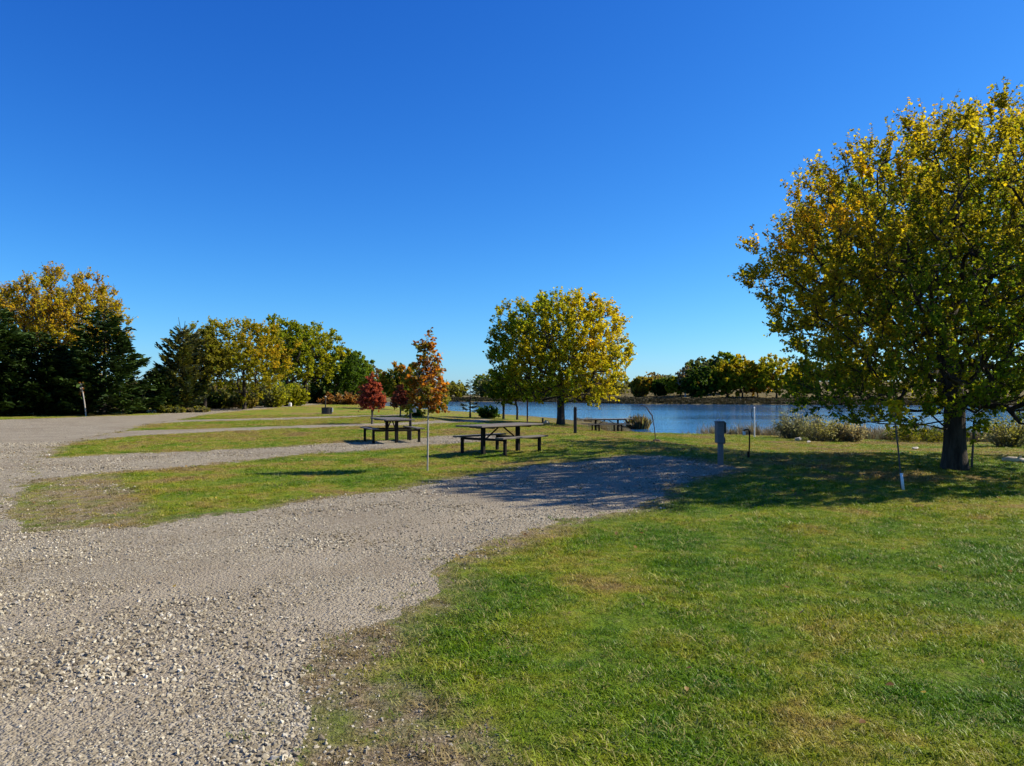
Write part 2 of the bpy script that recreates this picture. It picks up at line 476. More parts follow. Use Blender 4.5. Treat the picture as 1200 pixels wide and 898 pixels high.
# ------------------------------------------------------------------ scattered stuff
def make_sources(name, meshes, mat):
    c = bpy.data.collections.new(name)
    for k, me in enumerate(meshes):
        o = bpy.data.objects.new('%s_%02d' % (name, k), me); me.materials.append(mat); c.objects.link(o)
    return c

def gn_scatter(name, pts, rot, scl, pick, coll, label, cat, dry=None):
    me = np_mesh(name, pts, [], attrs={'rot': ('FLOAT_VECTOR', rot.astype(np.float32)), 'scl': ('FLOAT_VECTOR', scl.astype(np.float32)), 'pick': ('INT', pick.astype(np.int32)), 'dry': ('FLOAT', (np.zeros(len(pts)) if dry is None else dry).astype(np.float32))})
    o = link(name, me, None); tag(o, label, cat, kind='stuff')
    g = bpy.data.node_groups.new(name + '_scatter', 'GeometryNodeTree')
    g.interface.new_socket('Geometry', in_out='INPUT', socket_type='NodeSocketGeometry')
    g.interface.new_socket('Geometry', in_out='OUTPUT', socket_type='NodeSocketGeometry')
    t = NT(g); gi = t.n('NodeGroupInput'); go = t.n('NodeGroupOutput')
    ci = t.n('GeometryNodeCollectionInfo'); ci.inputs['Collection'].default_value = coll
    ci.inputs['Separate Children'].default_value = True; ci.inputs['Reset Children'].default_value = True
    ip = t.n('GeometryNodeInstanceOnPoints'); ip.inputs['Pick Instance'].default_value = True
    def na(nm, ty):
        n = t.n('GeometryNodeInputNamedAttribute', data_type=ty); n.inputs['Name'].default_value = nm; return n.outputs[0]
    t.l(gi.outputs[0], ip.inputs['Points']); t.l(ci.outputs[0], ip.inputs['Instance'])
    t.l(na('pick', 'INT'), ip.inputs['Instance Index']); t.l(na('rot', 'FLOAT_VECTOR'), ip.inputs['Rotation']); t.l(na('scl', 'FLOAT_VECTOR'), ip.inputs['Scale'])
    t.l(ip.outputs[0], go.inputs[0])
    md = o.modifiers.new('scatter', 'NODES'); md.node_group = g
    return o

def tuft(seed, n, h, w, spread, lean, bend=.5):
    r = np.random.default_rng(seed); V = []; Fq = []; Ft = []
    for k in range(n):
        a = r.uniform(0, 6.283); b = spread * math.sqrt(r.random()); t = r.uniform(0, 6.283)
        p = np.array([b * math.cos(t), b * math.sin(t), -.004]); d = np.array([math.cos(a), math.sin(a), 0]); s = np.array([-d[1], d[0], 0])
        hh = h * r.uniform(.5, 1.15); ln = lean * r.uniform(.2, 1.3); ww = w * r.uniform(.7, 1.3)
        m = p + np.array([0, 0, hh * .55]) + d * ln * hh * .35; e = p + np.array([0, 0, hh * (1 - bend * ln * .5)]) + d * ln * hh
        i = len(V); V += [p - s * ww, p + s * ww, m + s * ww * .8, m - s * ww * .8, e]
        Fq.append((i, i + 1, i + 2, i + 3)); Ft.append((i + 3, i + 2, i + 4))
    return np_mesh('tuft', np.array(V), [np.array(Fq), np.array(Ft)])

def polar_points(rng, n, r0, r1, a0=-41, a1=41, power=1.0):
    """points spread by ground area between two distances, thinning outward"""
    u = rng.random(n); p = 2 - power
    r = (r0 ** p + u * (r1 ** p - r0 ** p)) ** (1 / p)
    a = np.radians(rng.uniform(a0, a1, n))
    return r * np.sin(a), r * np.cos(a)

def build_grass():
    rng = np.random.default_rng(5)
    x, y = polar_points(rng, 260000, 2.6, 60, power=1.15)
    keep = ~gravel_at(x, y) | ((edge_d(x, y) < .22) & (rng.random(len(x)) < .10)); x = x[keep]; y = y[keep]
    dl = line_dist(LAKE, x, y, True); keep = ~poly_in(LAKE, x, y) & (dl > 1.5)
    d = dirt_at(x, y); keep &= rng.random(len(x)) > np.clip(d * 1.1 + .25 * _wc(x, y) * (d > .2), 0, .86)
    keep &= rng.random(len(x)) < .80 + .42 * _wc(x, y) + .2 * _wd(x * 2.1, y * 2.1)
    x = x[keep]; y = y[keep]; n = len(x); dryness = np.clip(d[keep] * 1.4, 0, 1)
    dist = np.hypot(x, y)
    s = rng.uniform(.65, 1.25, n) * (1 + .28 * _wa(x, y)) * np.interp(dist, [3, 12, 30, 60], [.9, 1.05, 1.5, 2.0])
    z = Z(x, y)
    rot = np.stack([rng.normal(0, .12, n), rng.normal(0, .12, n), rng.uniform(0, 6.283, n)], 1)
    scl = np.stack([s * 1.25, s * 1.25, s * np.interp(dist, [3, 20, 60], [.82, .72, .6])], 1)
    src = make_sources('tuft_source', [tuft(100 + k, 20, .036, .0020, .055, 1.0) for k in range(6)] + [tuft(120 + k, 13, .055, .0025, .05, 1.2) for k in range(2)], M_BLADE)
    pick = np.where(rng.random(n) < .84, rng.integers(0, 6, n), rng.integers(6, 8, n))
    gn_scatter('grass', np.stack([x, y, z], 1), rot, scl, pick, src, 'short mown grass blades covering the lawn and islands', 'grass', dryness * (rng.random(n) < .85))
build_grass()

def stone_mesh(seed):
    import bmesh
    r = np.random.default_rng(seed); bm = bmesh.new()
    for k in range(15):
        p = r.normal(size=3); p /= np.linalg.norm(p); p *= r.uniform(.75, 1.05)
        bm.verts.new(p * np.array([1, r.uniform(.7, .95), r.uniform(.5, .75)]))
    bmesh.ops.convex_hull(bm, input=bm.verts[:])
    loose = [v for v in bm.verts if not v.link_faces]
    bmesh.ops.delete(bm, geom=loose, context='VERTS')
    me = bpy.data.meshes.new('stone'); bm.to_mesh(me); bm.free(); return me

def build_stones():
    rng = np.random.default_rng(6)
    x, y = polar_points(rng, 270000, 2.6, 30, power=1.25)
    x2, y2 = polar_points(rng, 90000, 2.6, 22, power=1.2)
    g = gravel_at(x, y); x = x[g]; y = y[g]
    e = dirt_at(x2, y2); ed = edge_d(x2, y2); g2 = (~gravel_at(x2, y2)) & (rng.random(len(x2)) < np.maximum(np.clip(e * 1.3 - .1, .0, .9), .95 * np.exp(-ed / .16)))
    x = np.concatenate([x, x2[g2]]); y = np.concatenate([y, y2[g2]])
    clump = _wa(x * .6, y * .6) + .6 * _wc(x, y)
    # tyre tracks: two lines worn smoother along the drive
    q1 = line_dist(TRACK1, x, y); q2 = line_dist(TRACK2, x, y); worn = np.exp(-(q1 / .42) ** 2) + np.exp(-(q2 / .42) ** 2)
    keep = rng.random(len(x)) < np.clip(.88 + .30 * clump - .50 * worn, .15, 1); x = x[keep]; y = y[keep]; n = len(x)
    s = .0082 * np.exp(rng.normal(0, .36, n)) * (1 + .38 * _wb(x * .5, y * .5) + .16 * _wd(x * .5, y * .5)); s = np.clip(s, .003, .024) * np.interp(np.hypot(x, y), [3, 10, 30], [1, 1.15, 1.7])
    rot = np.stack([rng.normal(0, .35, n), rng.normal(0, .35, n), rng.uniform(0, 6.283, n)], 1)
    src = make_sources('stone_source', [stone_mesh(k) for k in range(10)], M_STONE)
    gn_scatter('gravel', np.stack([x, y, Z(x, y) + s * .18], 1), rot, np.repeat(s[:, None], 3, 1), rng.integers(0, 10, n), src, 'loose crushed limestone scattered over the drive', 'gravel')
build_stones()

def leaf_flat(seed):
    r = np.random.default_rng(seed)
    v = [(0, -.5, .02), (.3, -.25, .10), (.38, .1, .13), (.1, .5, .03), (-.3, .2, .14), (-.36, -.15, .08)]
    v = np.array(v) * r.uniform(.8, 1.2, (6, 1)); return np_mesh('fallen', v, [np.array([(0, 1, 2, 3), (0, 3, 4, 5)])])
def build_fallen():
    rng = np.random.default_rng(8)
    x, y = polar_points(rng, 5200, 3, 34, power=1.1)
    keep = rng.random(len(x)) < np.where(gravel_at(x, y), .10, .35) * np.clip(.7 + .8 * _w1(x, y), .15, 1.3); x = x[keep]; y = y[keep]
    # thicker litter under the two nearest trees
    bx = at(1118, 550); t = rng.uniform(0, 6.283, 500); q = 5.5 * np.sqrt(rng.random(500))
    x = np.concatenate([x, bx.x + q * np.cos(t)]); y = np.concatenate([y, bx.y + q * np.sin(t)]); n = len(x)
    m = m_blade(True, [(0, (.14, .075, .025)), (.4, (.26, .15, .05)), (.75, (.36, .25, .09)), (1, (.46, .33, .04))]); m.name = 'fallen_leaf'
    src = make_sources('fallen_source', [leaf_flat(k) for k in range(5)], m)
    rot = np.stack([rng.normal(0, .4, n), rng.normal(0, .4, n), rng.uniform(0, 6.283, n)], 1)
    gn_scatter('fallen_leaves', np.stack([x, y, Z(x, y) + .035], 1), rot, np.repeat(rng.uniform(.028, .06, n)[:, None], 3, 1), rng.integers(0, 5, n), src, 'dry fallen leaves scattered over the grass', 'fallen leaves')
build_fallen()

def build_weeds():
    rng = np.random.default_rng(9)
    # band of dry weeds along the near shore on the right, thinner further left
    x = rng.uniform(2, 46, 26000); y = rng.uniform(26, 66, 26000)
    dl = line_dist(LAKE, x, y, True); w = 2.6 + 5.2 * sst(13, 20, x) + 1.2 * _w1(x, y)
    keep = (dl < w) & ~(poly_in(LAKE, x, y) & (dl > .9)) & (rng.random(len(x)) < .30 + .70 * sst(11, 17, x)) & (x / y < .95)
    keep &= (x > 11) | (rng.random(len(x)) < .25)
    xr = rng.uniform(6.5, 10.5, 2600); yr = rng.uniform(57, 80, 2600); dr = line_dist(LAKE, xr, yr, True); kr = (dr < 1.8) & ~(poly_in(LAKE, xr, yr) & (dr > 1.2))
    x = np.concatenate([x[keep], xr[kr]]); y = np.concatenate([y[keep], yr[kr]]); n = len(x); dl = np.concatenate([dl[keep], dr[kr]])
    s = rng.uniform(.45, 1.2, n) * (1 + .45 * _w2(x, y)) * np.where(x > 12, 1.45, .5) * np.interp(dl, [0, 2, 7], [1.15, 1, .55])
    m = m_blade(True, [(0, (.10, .085, .04)), (.3, (.18, .14, .065)), (.6, (.27, .21, .11)), (.75, (.14, .15, .075)), (.88, (.20, .20, .13)), (1, (.36, .30, .19))]); m.name = 'dry_weed'
    src = make_sources('weed_source', [tuft(300 + k, 26, .62, .010, .16, .5, .3) for k in range(5)], m)
    rot = np.stack([rng.normal(0, .1, n), rng.normal(0, .1, n), rng.uniform(0, 6.283, n)], 1)
    gn_scatter('shore_weeds', np.stack([x, y, Z(x, y)], 1), rot, np.repeat(np.clip(s, .2, 2.2)[:, None], 3, 1), rng.integers(0, 5, n), src, 'tan dry weeds and reeds along the near lake shore', 'weeds')
    # rough vegetation on the far bank, the bank's shade put into its colour
    x = rng.uniform(20, 230, 16000); y = rng.uniform(195, 330, 16000); dl = line_dist(LAKE, x, y, True)
    keep = (~poly_in(LAKE, x, y)) & (dl < 60) & (rng.random(len(x)) < np.exp(-dl / 25)); x = x[keep]; y = y[keep]; dl = dl[keep]
    xs = rng.uniform(-30, 200, 90000); ys = rng.uniform(190, 330, 90000); ds = line_dist(LAKE, xs, ys, True); ks = (~poly_in(LAKE, xs, ys)) & (ds < 10)
    x = np.concatenate([x, xs[ks]]); y = np.concatenate([y, ys[ks]]); dl = np.concatenate([dl, ds[ks]]); n = len(x)
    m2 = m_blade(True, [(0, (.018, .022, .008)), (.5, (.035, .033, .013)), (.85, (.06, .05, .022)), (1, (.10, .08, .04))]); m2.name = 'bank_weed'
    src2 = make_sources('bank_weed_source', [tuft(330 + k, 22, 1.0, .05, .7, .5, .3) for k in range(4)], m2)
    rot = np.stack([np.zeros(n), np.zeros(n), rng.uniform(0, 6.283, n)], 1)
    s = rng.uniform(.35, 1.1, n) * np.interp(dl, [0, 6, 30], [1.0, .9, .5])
    gn_scatter('bank_weeds', np.stack([x, y, Z(x, y)], 1), rot, np.repeat(s[:, None], 3, 1), rng.integers(0, 4, n), src2, 'brown weeds covering the far lake bank, coloured darker to stand for its shade', 'weeds')
build_weeds()

# ------------------------------------------------------------------ trees
def nrm(v): return v / (np.linalg.norm(v, axis=-1, keepdims=True) + 1e-9)

def leaf_mesh(name, p, a, n, L, W, col, fold=.10):
    """many leaves: base p, axis a, normal n, length L, half width W, all per leaf"""
    s = nrm(np.cross(a, n)); n = np.cross(s, a)
    L = L[:, None]; W = W[:, None]
    v = np.empty((len(p), 6, 3))
    v[:, 0] = p; v[:, 3] = p + a * L - n * L * .08
    for k, (t, w, sg) in {1: (.30, .92, -1), 2: (.72, .80, -1), 4: (.72, .80, 1), 5: (.30, .92, 1)}.items():
        v[:, k] = p + a * L * t + s * W * w * sg + n * L * fold
    b = (np.arange(len(p)) * 6)[:, None]
    f = np.concatenate([b + np.array([[0, 3, 2, 1]]), b + np.array([[0, 5, 4, 3]])])
    return np_mesh(name, v.reshape(-1, 3), [f], col=np.repeat(col, 6, 0))

def grow(rng, th, att, seg, lean=(0, 0), up=.10, limbs=10, wob=.05):
    P = []; par = []; chains = []
    nt = max(4, int(th / max(seg, .12)))
    for i in range(nt + 1):
        t = i / nt
        P.append(np.array([lean[0] * t + wob * .3 * math.sin(3 * t), lean[1] * t + wob * .3 * math.sin(2 * t + 1) - 0, th * t])); par.append(i - 1)
    chains.append(list(range(nt + 1)))
    first = int(nt * .72); top = P[nt]
    d = np.linalg.norm(att - top, axis=1); order = np.argsort(d)
    # scaffold limbs first: some well spread attractors at middle distance
    idx = list(order[:]); hd = np.hypot(att[:, 0] - top[0], att[:, 1] - top[1]); mids = [k for k in order if .45 * d.max() < d[k] < .75 * d.max() and att[k, 2] - th > .45 * hd[k]]
    sc = [mids[int(q)] for q in np.linspace(0, len(mids) - 1, limbs)] if len(mids) >= limbs else []
    idx = sc + [k for k in idx if k not in set(sc)]
    cap = 4096; PA = np.zeros((cap, 3)); PA[:len(P)] = np.array(P)
    for k in idx:
        a = att[k]; n = len(P)
        q = PA[first:n]; v = a - q; dd = np.linalg.norm(v, axis=1)
        cost = dd + .3 * np.maximum(0, q[:, 2] - a[2]) + .25 * np.linalg.norm(q - top, axis=1)
        j = first + int(np.argmin(cost)); dist = dd[j - first]
        if dist < .4 * seg: continue
        p0 = P[j]; d0 = P[j] - P[par[j]] if par[j] >= 0 else np.array([0, 0, 1.])
        d0 = d0 / (np.linalg.norm(d0) + 1e-9)
        c = p0 + d0 * dist * .33 + np.array([0, 0, up * dist]) + rng.normal(0, wob * dist, 3)
        m = max(2, int(dist / seg)); ch = [j]
        for i in range(1, m + 1):
            t = i / m; pn = (1 - t) ** 2 * p0 + 2 * t * (1 - t) * c + t * t * a + (rng.normal(0, wob * seg, 3) if i < m else 0)
            P.append(pn); par.append(ch[-1]); ch.append(len(P) - 1)
            if len(P) > cap: cap *= 2; PA = np.vstack([PA, np.zeros_like(PA)])
            PA[len(P) - 1] = pn
        chains.append(ch)
    w = np.zeros(len(P)); kids = np.zeros(len(P), int)
    for i in range(1, len(P)): kids[par[i]] += 1
    for i in range(len(P) - 1, -1, -1):
        if kids[i] == 0: w[i] += 1
        if par[i] >= 0: w[par[i]] += w[i]
    return np.array(P), np.array(par), chains, w, kids

def branch_mesh(name, P, chains, w, tr, rmin, flare=.5, pipe=2.3, extra=None, roots=0):
    rad = np.maximum(rmin, tr * (w / w[0]) ** (1 / pipe))
    V = []; Fq = {}; base = 0
    fl = 1 + flare * np.exp(-np.maximum(P[:, 2], 0) / (tr * 1.3))
    def add(pts, r, n):
        nonlocal base
        v, f = tube_np([Vector(p) for p in pts], r, n, False)
        V.append(np.array(v)); Fq.setdefault(4, []).append(np.array(f) + base); base += len(v)
    for ci, ch in enumerate(chains):
        r = rad[ch].copy()
        if ci == 0: r = r * fl[ch]; n = 14
        else:
            r[0] = min(r[0] * .8, r[1] * 1.5 if len(r) > 1 else r[0]); n = 9 if r.max() > .06 else (5 if r.max() > .02 else 4)
        pts = P[ch].copy()
        if ci == 0: pts[0, 2] -= .25
        add(pts, list(r), n)
    for pts, r in (extra or []): add(pts, r, 3 if max(r) < .012 else 5)
    return np_mesh(name, np.concatenate(V), [np.concatenate(Fq[4])])

def crown_points(rng, ell, n, shell=.42, lump=.16, seed=0):
    vol = np.array([e[3] * e[4] * e[5] for e in ell]); want = n; n = n * 4; pick = rng.choice(len(ell), n, p=vol / vol.sum())
    E = np.array(ell)[pick]; d = nrm(rng.normal(size=(n, 3)))
    wv = Wave(seed + 77, .55); f = 1 + lump * wv(d[:, 0], d[:, 1], d[:, 2])
    r = rng.random(n) ** shell * f
    p = E[:, :3] + d * E[:, 3:] * r[:, None]
    dmin = .72 * (vol.sum() * 2.2 / want) ** (1 / 3); keep = []; K = np.zeros((want, 3))
    for q in p:                      # evenly spread: drop points too close to an earlier one
        m = len(keep)
        if m and ((K[:m] - q) ** 2).sum(1).min() < dmin * dmin: continue
        K[m] = q; keep.append(1)
        if m + 1 == want: break
    return K[:len(keep)].copy()

PAL = dict(black=(.014, .026, .008), dark=(.034, .062, .010), green=(.075, .130, .010), mid=(.140, .185, .011), lime=(.240, .240, .011), khaki=(.275, .225, .012), yellow=(.43, .345, .012), gold=(.50, .29, .012),
           orange=(.44, .165, .014), rust=(.25, .088, .014), red=(.30, .065, .042), olive=(.175, .160, .018), grey=(.115, .125, .066), brown=(.19, .125, .060), silver=(.23, .215, .155))

def mixcol(names, t):
    c = np.array([PAL[k] for k in names]); x = np.clip(t, 0, .9999) * (len(c) - 1); i = x.astype(int); f = (x - i)[:, None]
    return c[i] * (1 - f) + c[np.minimum(i + 1, len(c) - 1)] * f

def make_tree(kind, label, cat, base, ell, th, tr, natt, nleaf, lsize, names, seed, group=None, bark=None, leafmat=None, bias=None,
              shoot=.45, upb=.55, droop=.25, seg=.35, shell=.42, lump=.16, lean=(0, 0), limbs=10, per=9, aspect=.42, bare=0, noise=.38, grad=None, twigs=True, tworad=.004, flare=.5, pipe=2.3, spread=.5):
    rng = np.random.default_rng(seed)
    att = crown_points(rng, ell, natt, shell, lump, seed); att = att[att[:, 2] > th * .35]
    P, par, chains, w, kids = grow(rng, th, att, seg, lean, limbs=limbs)
    root = empty(kind, base); tag(root, label, cat, group)
    cen = np.average(np.array(ell)[:, :3], axis=0, weights=np.array(ell)[:, 3])
    nsh = max(1, nleaf // per)
    fine = np.nonzero((w <= 3) & (P[:, 2] > th * .5))[0]
    wt = np.where(kids[fine] == 0, 3.0, 1.0); src = rng.choice(fine, nsh, p=wt / wt.sum())
    pb = P[src] + rng.normal(0, seg * .25, (nsh, 3)) * .5
    bd = nrm(P[src] - P[par[src]]); rad = nrm(P[src] - cen)
    sd = nrm(bd * .5 + rad * spread + np.array([0, 0, upb]) + rng.normal(0, .5, (nsh, 3)))
    sl = shoot * rng.uniform(.4, 1.25, nsh)
    # leaves along the shoots
    t = rng.uniform(.12, 1.03, (nsh, per)); lp = pb[:, None] + sd[:, None] * (sl[:, None] * t)[..., None] + np.array([0, 0, -.06]) * (sl[:, None] * t ** 2)[..., None]
    lp = lp.reshape(-1, 3); sdr = np.repeat(sd, per, 0); N = len(lp)
    side = nrm(np.cross(sdr, rng.normal(size=(N, 3))))
    a = nrm(sdr * .55 + side * .85 + np.array([0, 0, -droop]) + rng.normal(0, .15, (N, 3)))
    nn = nrm(rng.normal(0, .75, (N, 3)) + np.array([0, 0, .8]))
    L = lsize * rng.uniform(.65, 1.25, N); W = L * aspect * rng.uniform(.85, 1.15, N)
    # leaf colours: each leaf has its own, neighbouring leaves turn together
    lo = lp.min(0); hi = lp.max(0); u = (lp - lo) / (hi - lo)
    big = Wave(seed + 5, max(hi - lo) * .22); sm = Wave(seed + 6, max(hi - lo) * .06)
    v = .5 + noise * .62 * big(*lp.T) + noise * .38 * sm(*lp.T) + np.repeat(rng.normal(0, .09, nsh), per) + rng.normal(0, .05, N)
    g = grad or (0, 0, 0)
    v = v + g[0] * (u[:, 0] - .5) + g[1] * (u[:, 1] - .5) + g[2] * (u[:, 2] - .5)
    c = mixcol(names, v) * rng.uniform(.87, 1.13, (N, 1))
    keep = np.ones(N, bool)
    if bare: keep = np.repeat(rng.random(nsh) > bare * np.clip((u.reshape(nsh, per, 3)[:, 0, 2] - .45) * 2.2 + .35 * big(*pb.T), 0, 1), per)
    ex = []
    if twigs:
        for i in range(nsh):
            e = pb[i] + sd[i] * sl[i]
            ex.append(((P[src[i]], pb[i] + sd[i] * sl[i] * .5, e), (tworad * 1.3, tworad, tworad * .6)))
    tm = branch_mesh(kind + '_wood', P, chains, w, tr, tworad * 1.8, extra=ex, flare=flare, pipe=pipe)
    link('trunk', tm, bark or M_BARK, root, smooth=True)
    cm = leaf_mesh(kind + '_leaves', lp[keep], a[keep], nn[keep], L[keep], W[keep], c[keep])
    link('crown', cm, leafmat or M_LEAF, root)
    return root

def conifer(kind, label, cat, base, h, rmax, nb, nspr, lsize, names, seed, group=None, tr=.16, power=.8, low=.03, droop=.18, tipup=.25, leafmat=None, wide=.16, bark=None, spike=0):
    rng = np.random.default_rng(seed); root = empty(kind, base); tag(root, label, cat, group)
    ex = []; BP = []; BD = []; BL = []
    for k in range(nb):
        q = low + (1 - low) * (k + rng.random()) / nb; z = h * q * .985
        az = k * 2.39996 + rng.normal(0, .3)
        L = rmax * ((1 - q) ** power + .015) * rng.uniform(.72, 1.15) * (.75 + .25 * min(1, q / .08))
        d = np.array([math.cos(az), math.sin(az), 0]); pts = []
        for i in range(6):
            t = i / 5; pts.append(np.array([0, 0, z]) + d * L * t + np.array([0, 0, (-droop * t + tipup * t * t) * L + .10 * (q) * L * t]))
        ex.append((pts, [tr * .22 * (1 - t * .85) * (.35 + .65 * (1 - q)) for t in (0, .2, .4, .6, .8, 1)]))
        BP.append(pts); BL.append(L)
    BP = np.array(BP); BL = np.array(BL)
    n = nspr; b = rng.choice(nb, n, p=BL ** 1.35 / (BL ** 1.35).sum()); t = rng.random(n) ** .62 * 4.999
    i = t.astype(int); f = (t - i)[:, None]; p = BP[b, i] * (1 - f) + BP[b, i + 1] * f; d = nrm(BP[b, i + 1] - BP[b, i])
    up = np.array([0, 0, 1.]); sidev = nrm(np.cross(d, up)) * rng.choice([-1, 1], n)[:, None]
    fr = (t / 5)[:, None]
    # side sprays widen the bough
    off = sidev * (BL[b][:, None] * .20 * (1.05 - fr) * rng.random((n, 1))) + rng.normal(0, .03 * rmax, (n, 3)) * np.array([.6, .6, .8])
    a = nrm(d * .8 + sidev * rng.uniform(.1, .9, (n, 1)) + up * rng.normal(-.02, .22, (n, 1))); nn = nrm(up + rng.normal(0, .55, (n, 3)))
    L = lsize * rng.uniform(.6, 1.3, n) * (.55 + .45 * np.minimum(1, BL[b] / (rmax * .4)))
    big = Wave(seed + 5, rmax * .6); v = .5 + .35 * big(*p.T) + rng.normal(0, .16, n)
    c = mixcol(names, v) * rng.uniform(.75, 1.25, (n, 1))
    P = np.array([[0, 0, h * k / 10] for k in range(11)]); w = np.array([(1.02 - k / 10) ** 2.3 for k in range(11)])
    if spike:
        for k in range(spike):
            q = rng.uniform(-.3, .3, 2); ex.append(([np.array([0, 0, h * .9]), np.array([q[0] * .6, q[1] * .6, h * 1.0]), np.array([q[0], q[1], h * (1.04 + .04 * k)])], [.04, .03, .015]))
    tm = branch_mesh(kind + '_wood', P, [list(range(11))], w, tr, .015, extra=ex, flare=.3)
    link('trunk', tm, bark or M_BARK, root, smooth=True)
    link('crown', leaf_mesh(kind + '_sprays', p + off, a, nn, L, L * wide, c, .06), leafmat or M_NEEDLE, root)
    return root

def bush(kind, label, cat, base, w, h, n, lsize, names, seed, group=None, up=.9, stems=26, aspect=.3, leafmat=None, dep=None):
    """a shrub: stems fanning from the base with leaves along them"""
    rng = np.random.default_rng(seed); root = empty(kind, base); tag(root, label, cat, group)
    V = []; per = max(4, n // (stems * 3)); ex = []; LP = []; LA = []
    for k in range(stems):
        a = rng.uniform(0, 6.283); r = math.sqrt(rng.random()); d = np.array([math.cos(a) * w / 2 * r, math.sin(a) * (dep or w) / 2 * r, h * rng.uniform(.45, 1.1) * (1 - .40 * r * r)])
        b = d * np.array([.35, .35, 0]); b[2] = -.05
        m = b * .5 + d * .5 + np.array([0, 0, .08 * h]); ex.append(((b, m, d), (.012 * h, .008 * h, .004 * h)))
        for j in range(3):
            t = rng.uniform(.15, 1, per)[:, None]; q = (1 - t) ** 2 * b + 2 * t * (1 - t) * m + t * t * d + rng.normal(0, .07 * min(w, h), (per, 3)); LP.append(q)
            LA.append(np.repeat(nrm(d * .6 + rng.normal(0, .3, 3))[None], per, 0))
    lp = np.concatenate(LP); la = np.concatenate(LA); N = len(lp); lp[:, 2] = np.maximum(lp[:, 2], .02)
    a = nrm(la * up + nrm(rng.normal(size=(N, 3))) * .8); nn = nrm(rng.normal(0, .8, (N, 3)) + np.array([0, 0, .6]))
    big = Wave(seed + 3, max(w, h) * .3); v = .5 + .4 * big(*lp.T) + rng.normal(0, .15, N)
    c = mixcol(names, v) * rng.uniform(.75, 1.25, (N, 1)); L = lsize * rng.uniform(.6, 1.3, N)
    P = np.array([[0, 0, -.05], [0, 0, h * .25]]); tm = branch_mesh(kind + '_wood', P, [[0, 1]], np.array([1., .6]), .012 * h + .004, .003, extra=ex)
    link('stems', tm, M_TWIG, root); link('foliage', leaf_mesh(kind + '_leaves', lp, a, nn, L, L * aspect, c), leafmat or M_LEAF, root)
    return root

def far_tree(kind, label, cat, px, depth, ptop, wpx, names, seed, group=None, cone=False, trunk=.24, natt=190, nleaf=11000, low=None, trk=None, **k):
    """a broad tree given by the place of its trunk, the height of its top and its width as seen"""
    b = pt(px, depth); H = top_z(ptop, depth) - b.z; W = wpx / F * depth
    zc = H * (.5 + trunk * .5) if low is None else low
    rz = H - zc
    ell = [(0, 0, zc, W * .47, W * .45, rz * .94), (-W * .17, .1 * W, zc - rz * .18, W * .32, W * .3, rz * .7), (W * .18, -.1 * W, zc - rz * .12, W * .32, W * .3, rz * .72)]
    if cone: ell = [(0, 0, H * .46, W * .44, W * .42, H * .16), (0, 0, H * .62, W * .34, W * .32, H * .18), (0, 0, H * .82, W * .15, W * .15, H * .17)]
    ls = max(.12, depth * .0025)
    a = dict(shoot=W * .085, seg=H * .06, per=7, twigs=False, aspect=.46, lump=.2, tworad=.012, leafmat=M_FARLEAF, limbs=7)
    a.update(k)
    return make_tree(kind, label, cat, b, ell, H * trunk, trk or H * .022, natt, nleaf, ls, names, seed, group, **a)

# --- the big tree on the right, an added shade caster behind it and the round tree by the lake
b = at(1118, 550); s = b.y / F; H = 447 * s
ell = [(.10, 0, H * .575, 205 * s, 215 * s, H * .325), (-1.95, -.2, H * .52, 130 * s, 150 * s, H * .15), (-1.1, -.3, H * .40, 130 * s, 170 * s, H * .20), (1.3, .3, H * .50, 205 * s, 210 * s, H * .30), (.1, 0, H * .33, 190 * s, 205 * s, H * .19),
       (-1.30, -.3, H * .225, 118 * s, 140 * s, H * .145), (1.9, -.4, H * .25, 130 * s, 150 * s, H * .15)]
BIG = dict(shoot=.50, upb=.95, seg=.28, per=14, lump=.035, limbs=13, shell=.34, noise=.36, spread=.45)
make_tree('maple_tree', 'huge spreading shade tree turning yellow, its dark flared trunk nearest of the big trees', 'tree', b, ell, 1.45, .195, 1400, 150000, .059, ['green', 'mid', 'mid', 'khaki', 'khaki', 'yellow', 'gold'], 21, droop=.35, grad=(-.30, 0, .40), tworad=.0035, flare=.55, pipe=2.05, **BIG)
b2 = Vector((b.x * 1.40 + .06, b.y * 1.40, gz(b.x * 1.40, b.y * 1.40)))  # added tree, almost unseen, placed to shade the far side of the pad
ell2 = [(.4, 0, 5.6, 4.6, 4.8, 3.5), (.3, 0, 4.3, 4.8, 4.9, 2.4)]
make_tree('maple_tree', 'added tree directly behind the huge spreading tree, mostly hidden, placed to cast shade', 'tree', b2, ell2, 2.1, .19, 480, 24000, .13, ['green', 'mid', 'lime', 'yellow'], 22, tworad=.004, droop=.3, shoot=.5, upb=.6, seg=.4, per=9, limbs=9)
b = at(657, 498); s = b.y / F; H = 160 * s; cx = -2 * s
ell = [(cx, 0, H * .59, 76 * s, 76 * s, H * .365), (-32 * s, 0, H * .46, 52 * s, 58 * s, H * .29), (33 * s, 0, H * .45, 52 * s, 58 * s, H * .29), (0, 0, H * .33, 66 * s, 70 * s, H * .17)]
make_tree('maple_tree', 'round yellow and green tree standing alone on the lawn before the lake', 'tree', b, ell, H * .17, H * .027, 800, 56000, .0027 * b.y, ['mid', 'mid', 'lime', 'yellow', 'yellow', 'gold'], 23, shoot=.07 * H, upb=.85, seg=.042 * H, per=12, lump=.15, limbs=11, grad=(.55, 0, .25), noise=.30, tworad=.006, flare=.4, pipe=2.1)

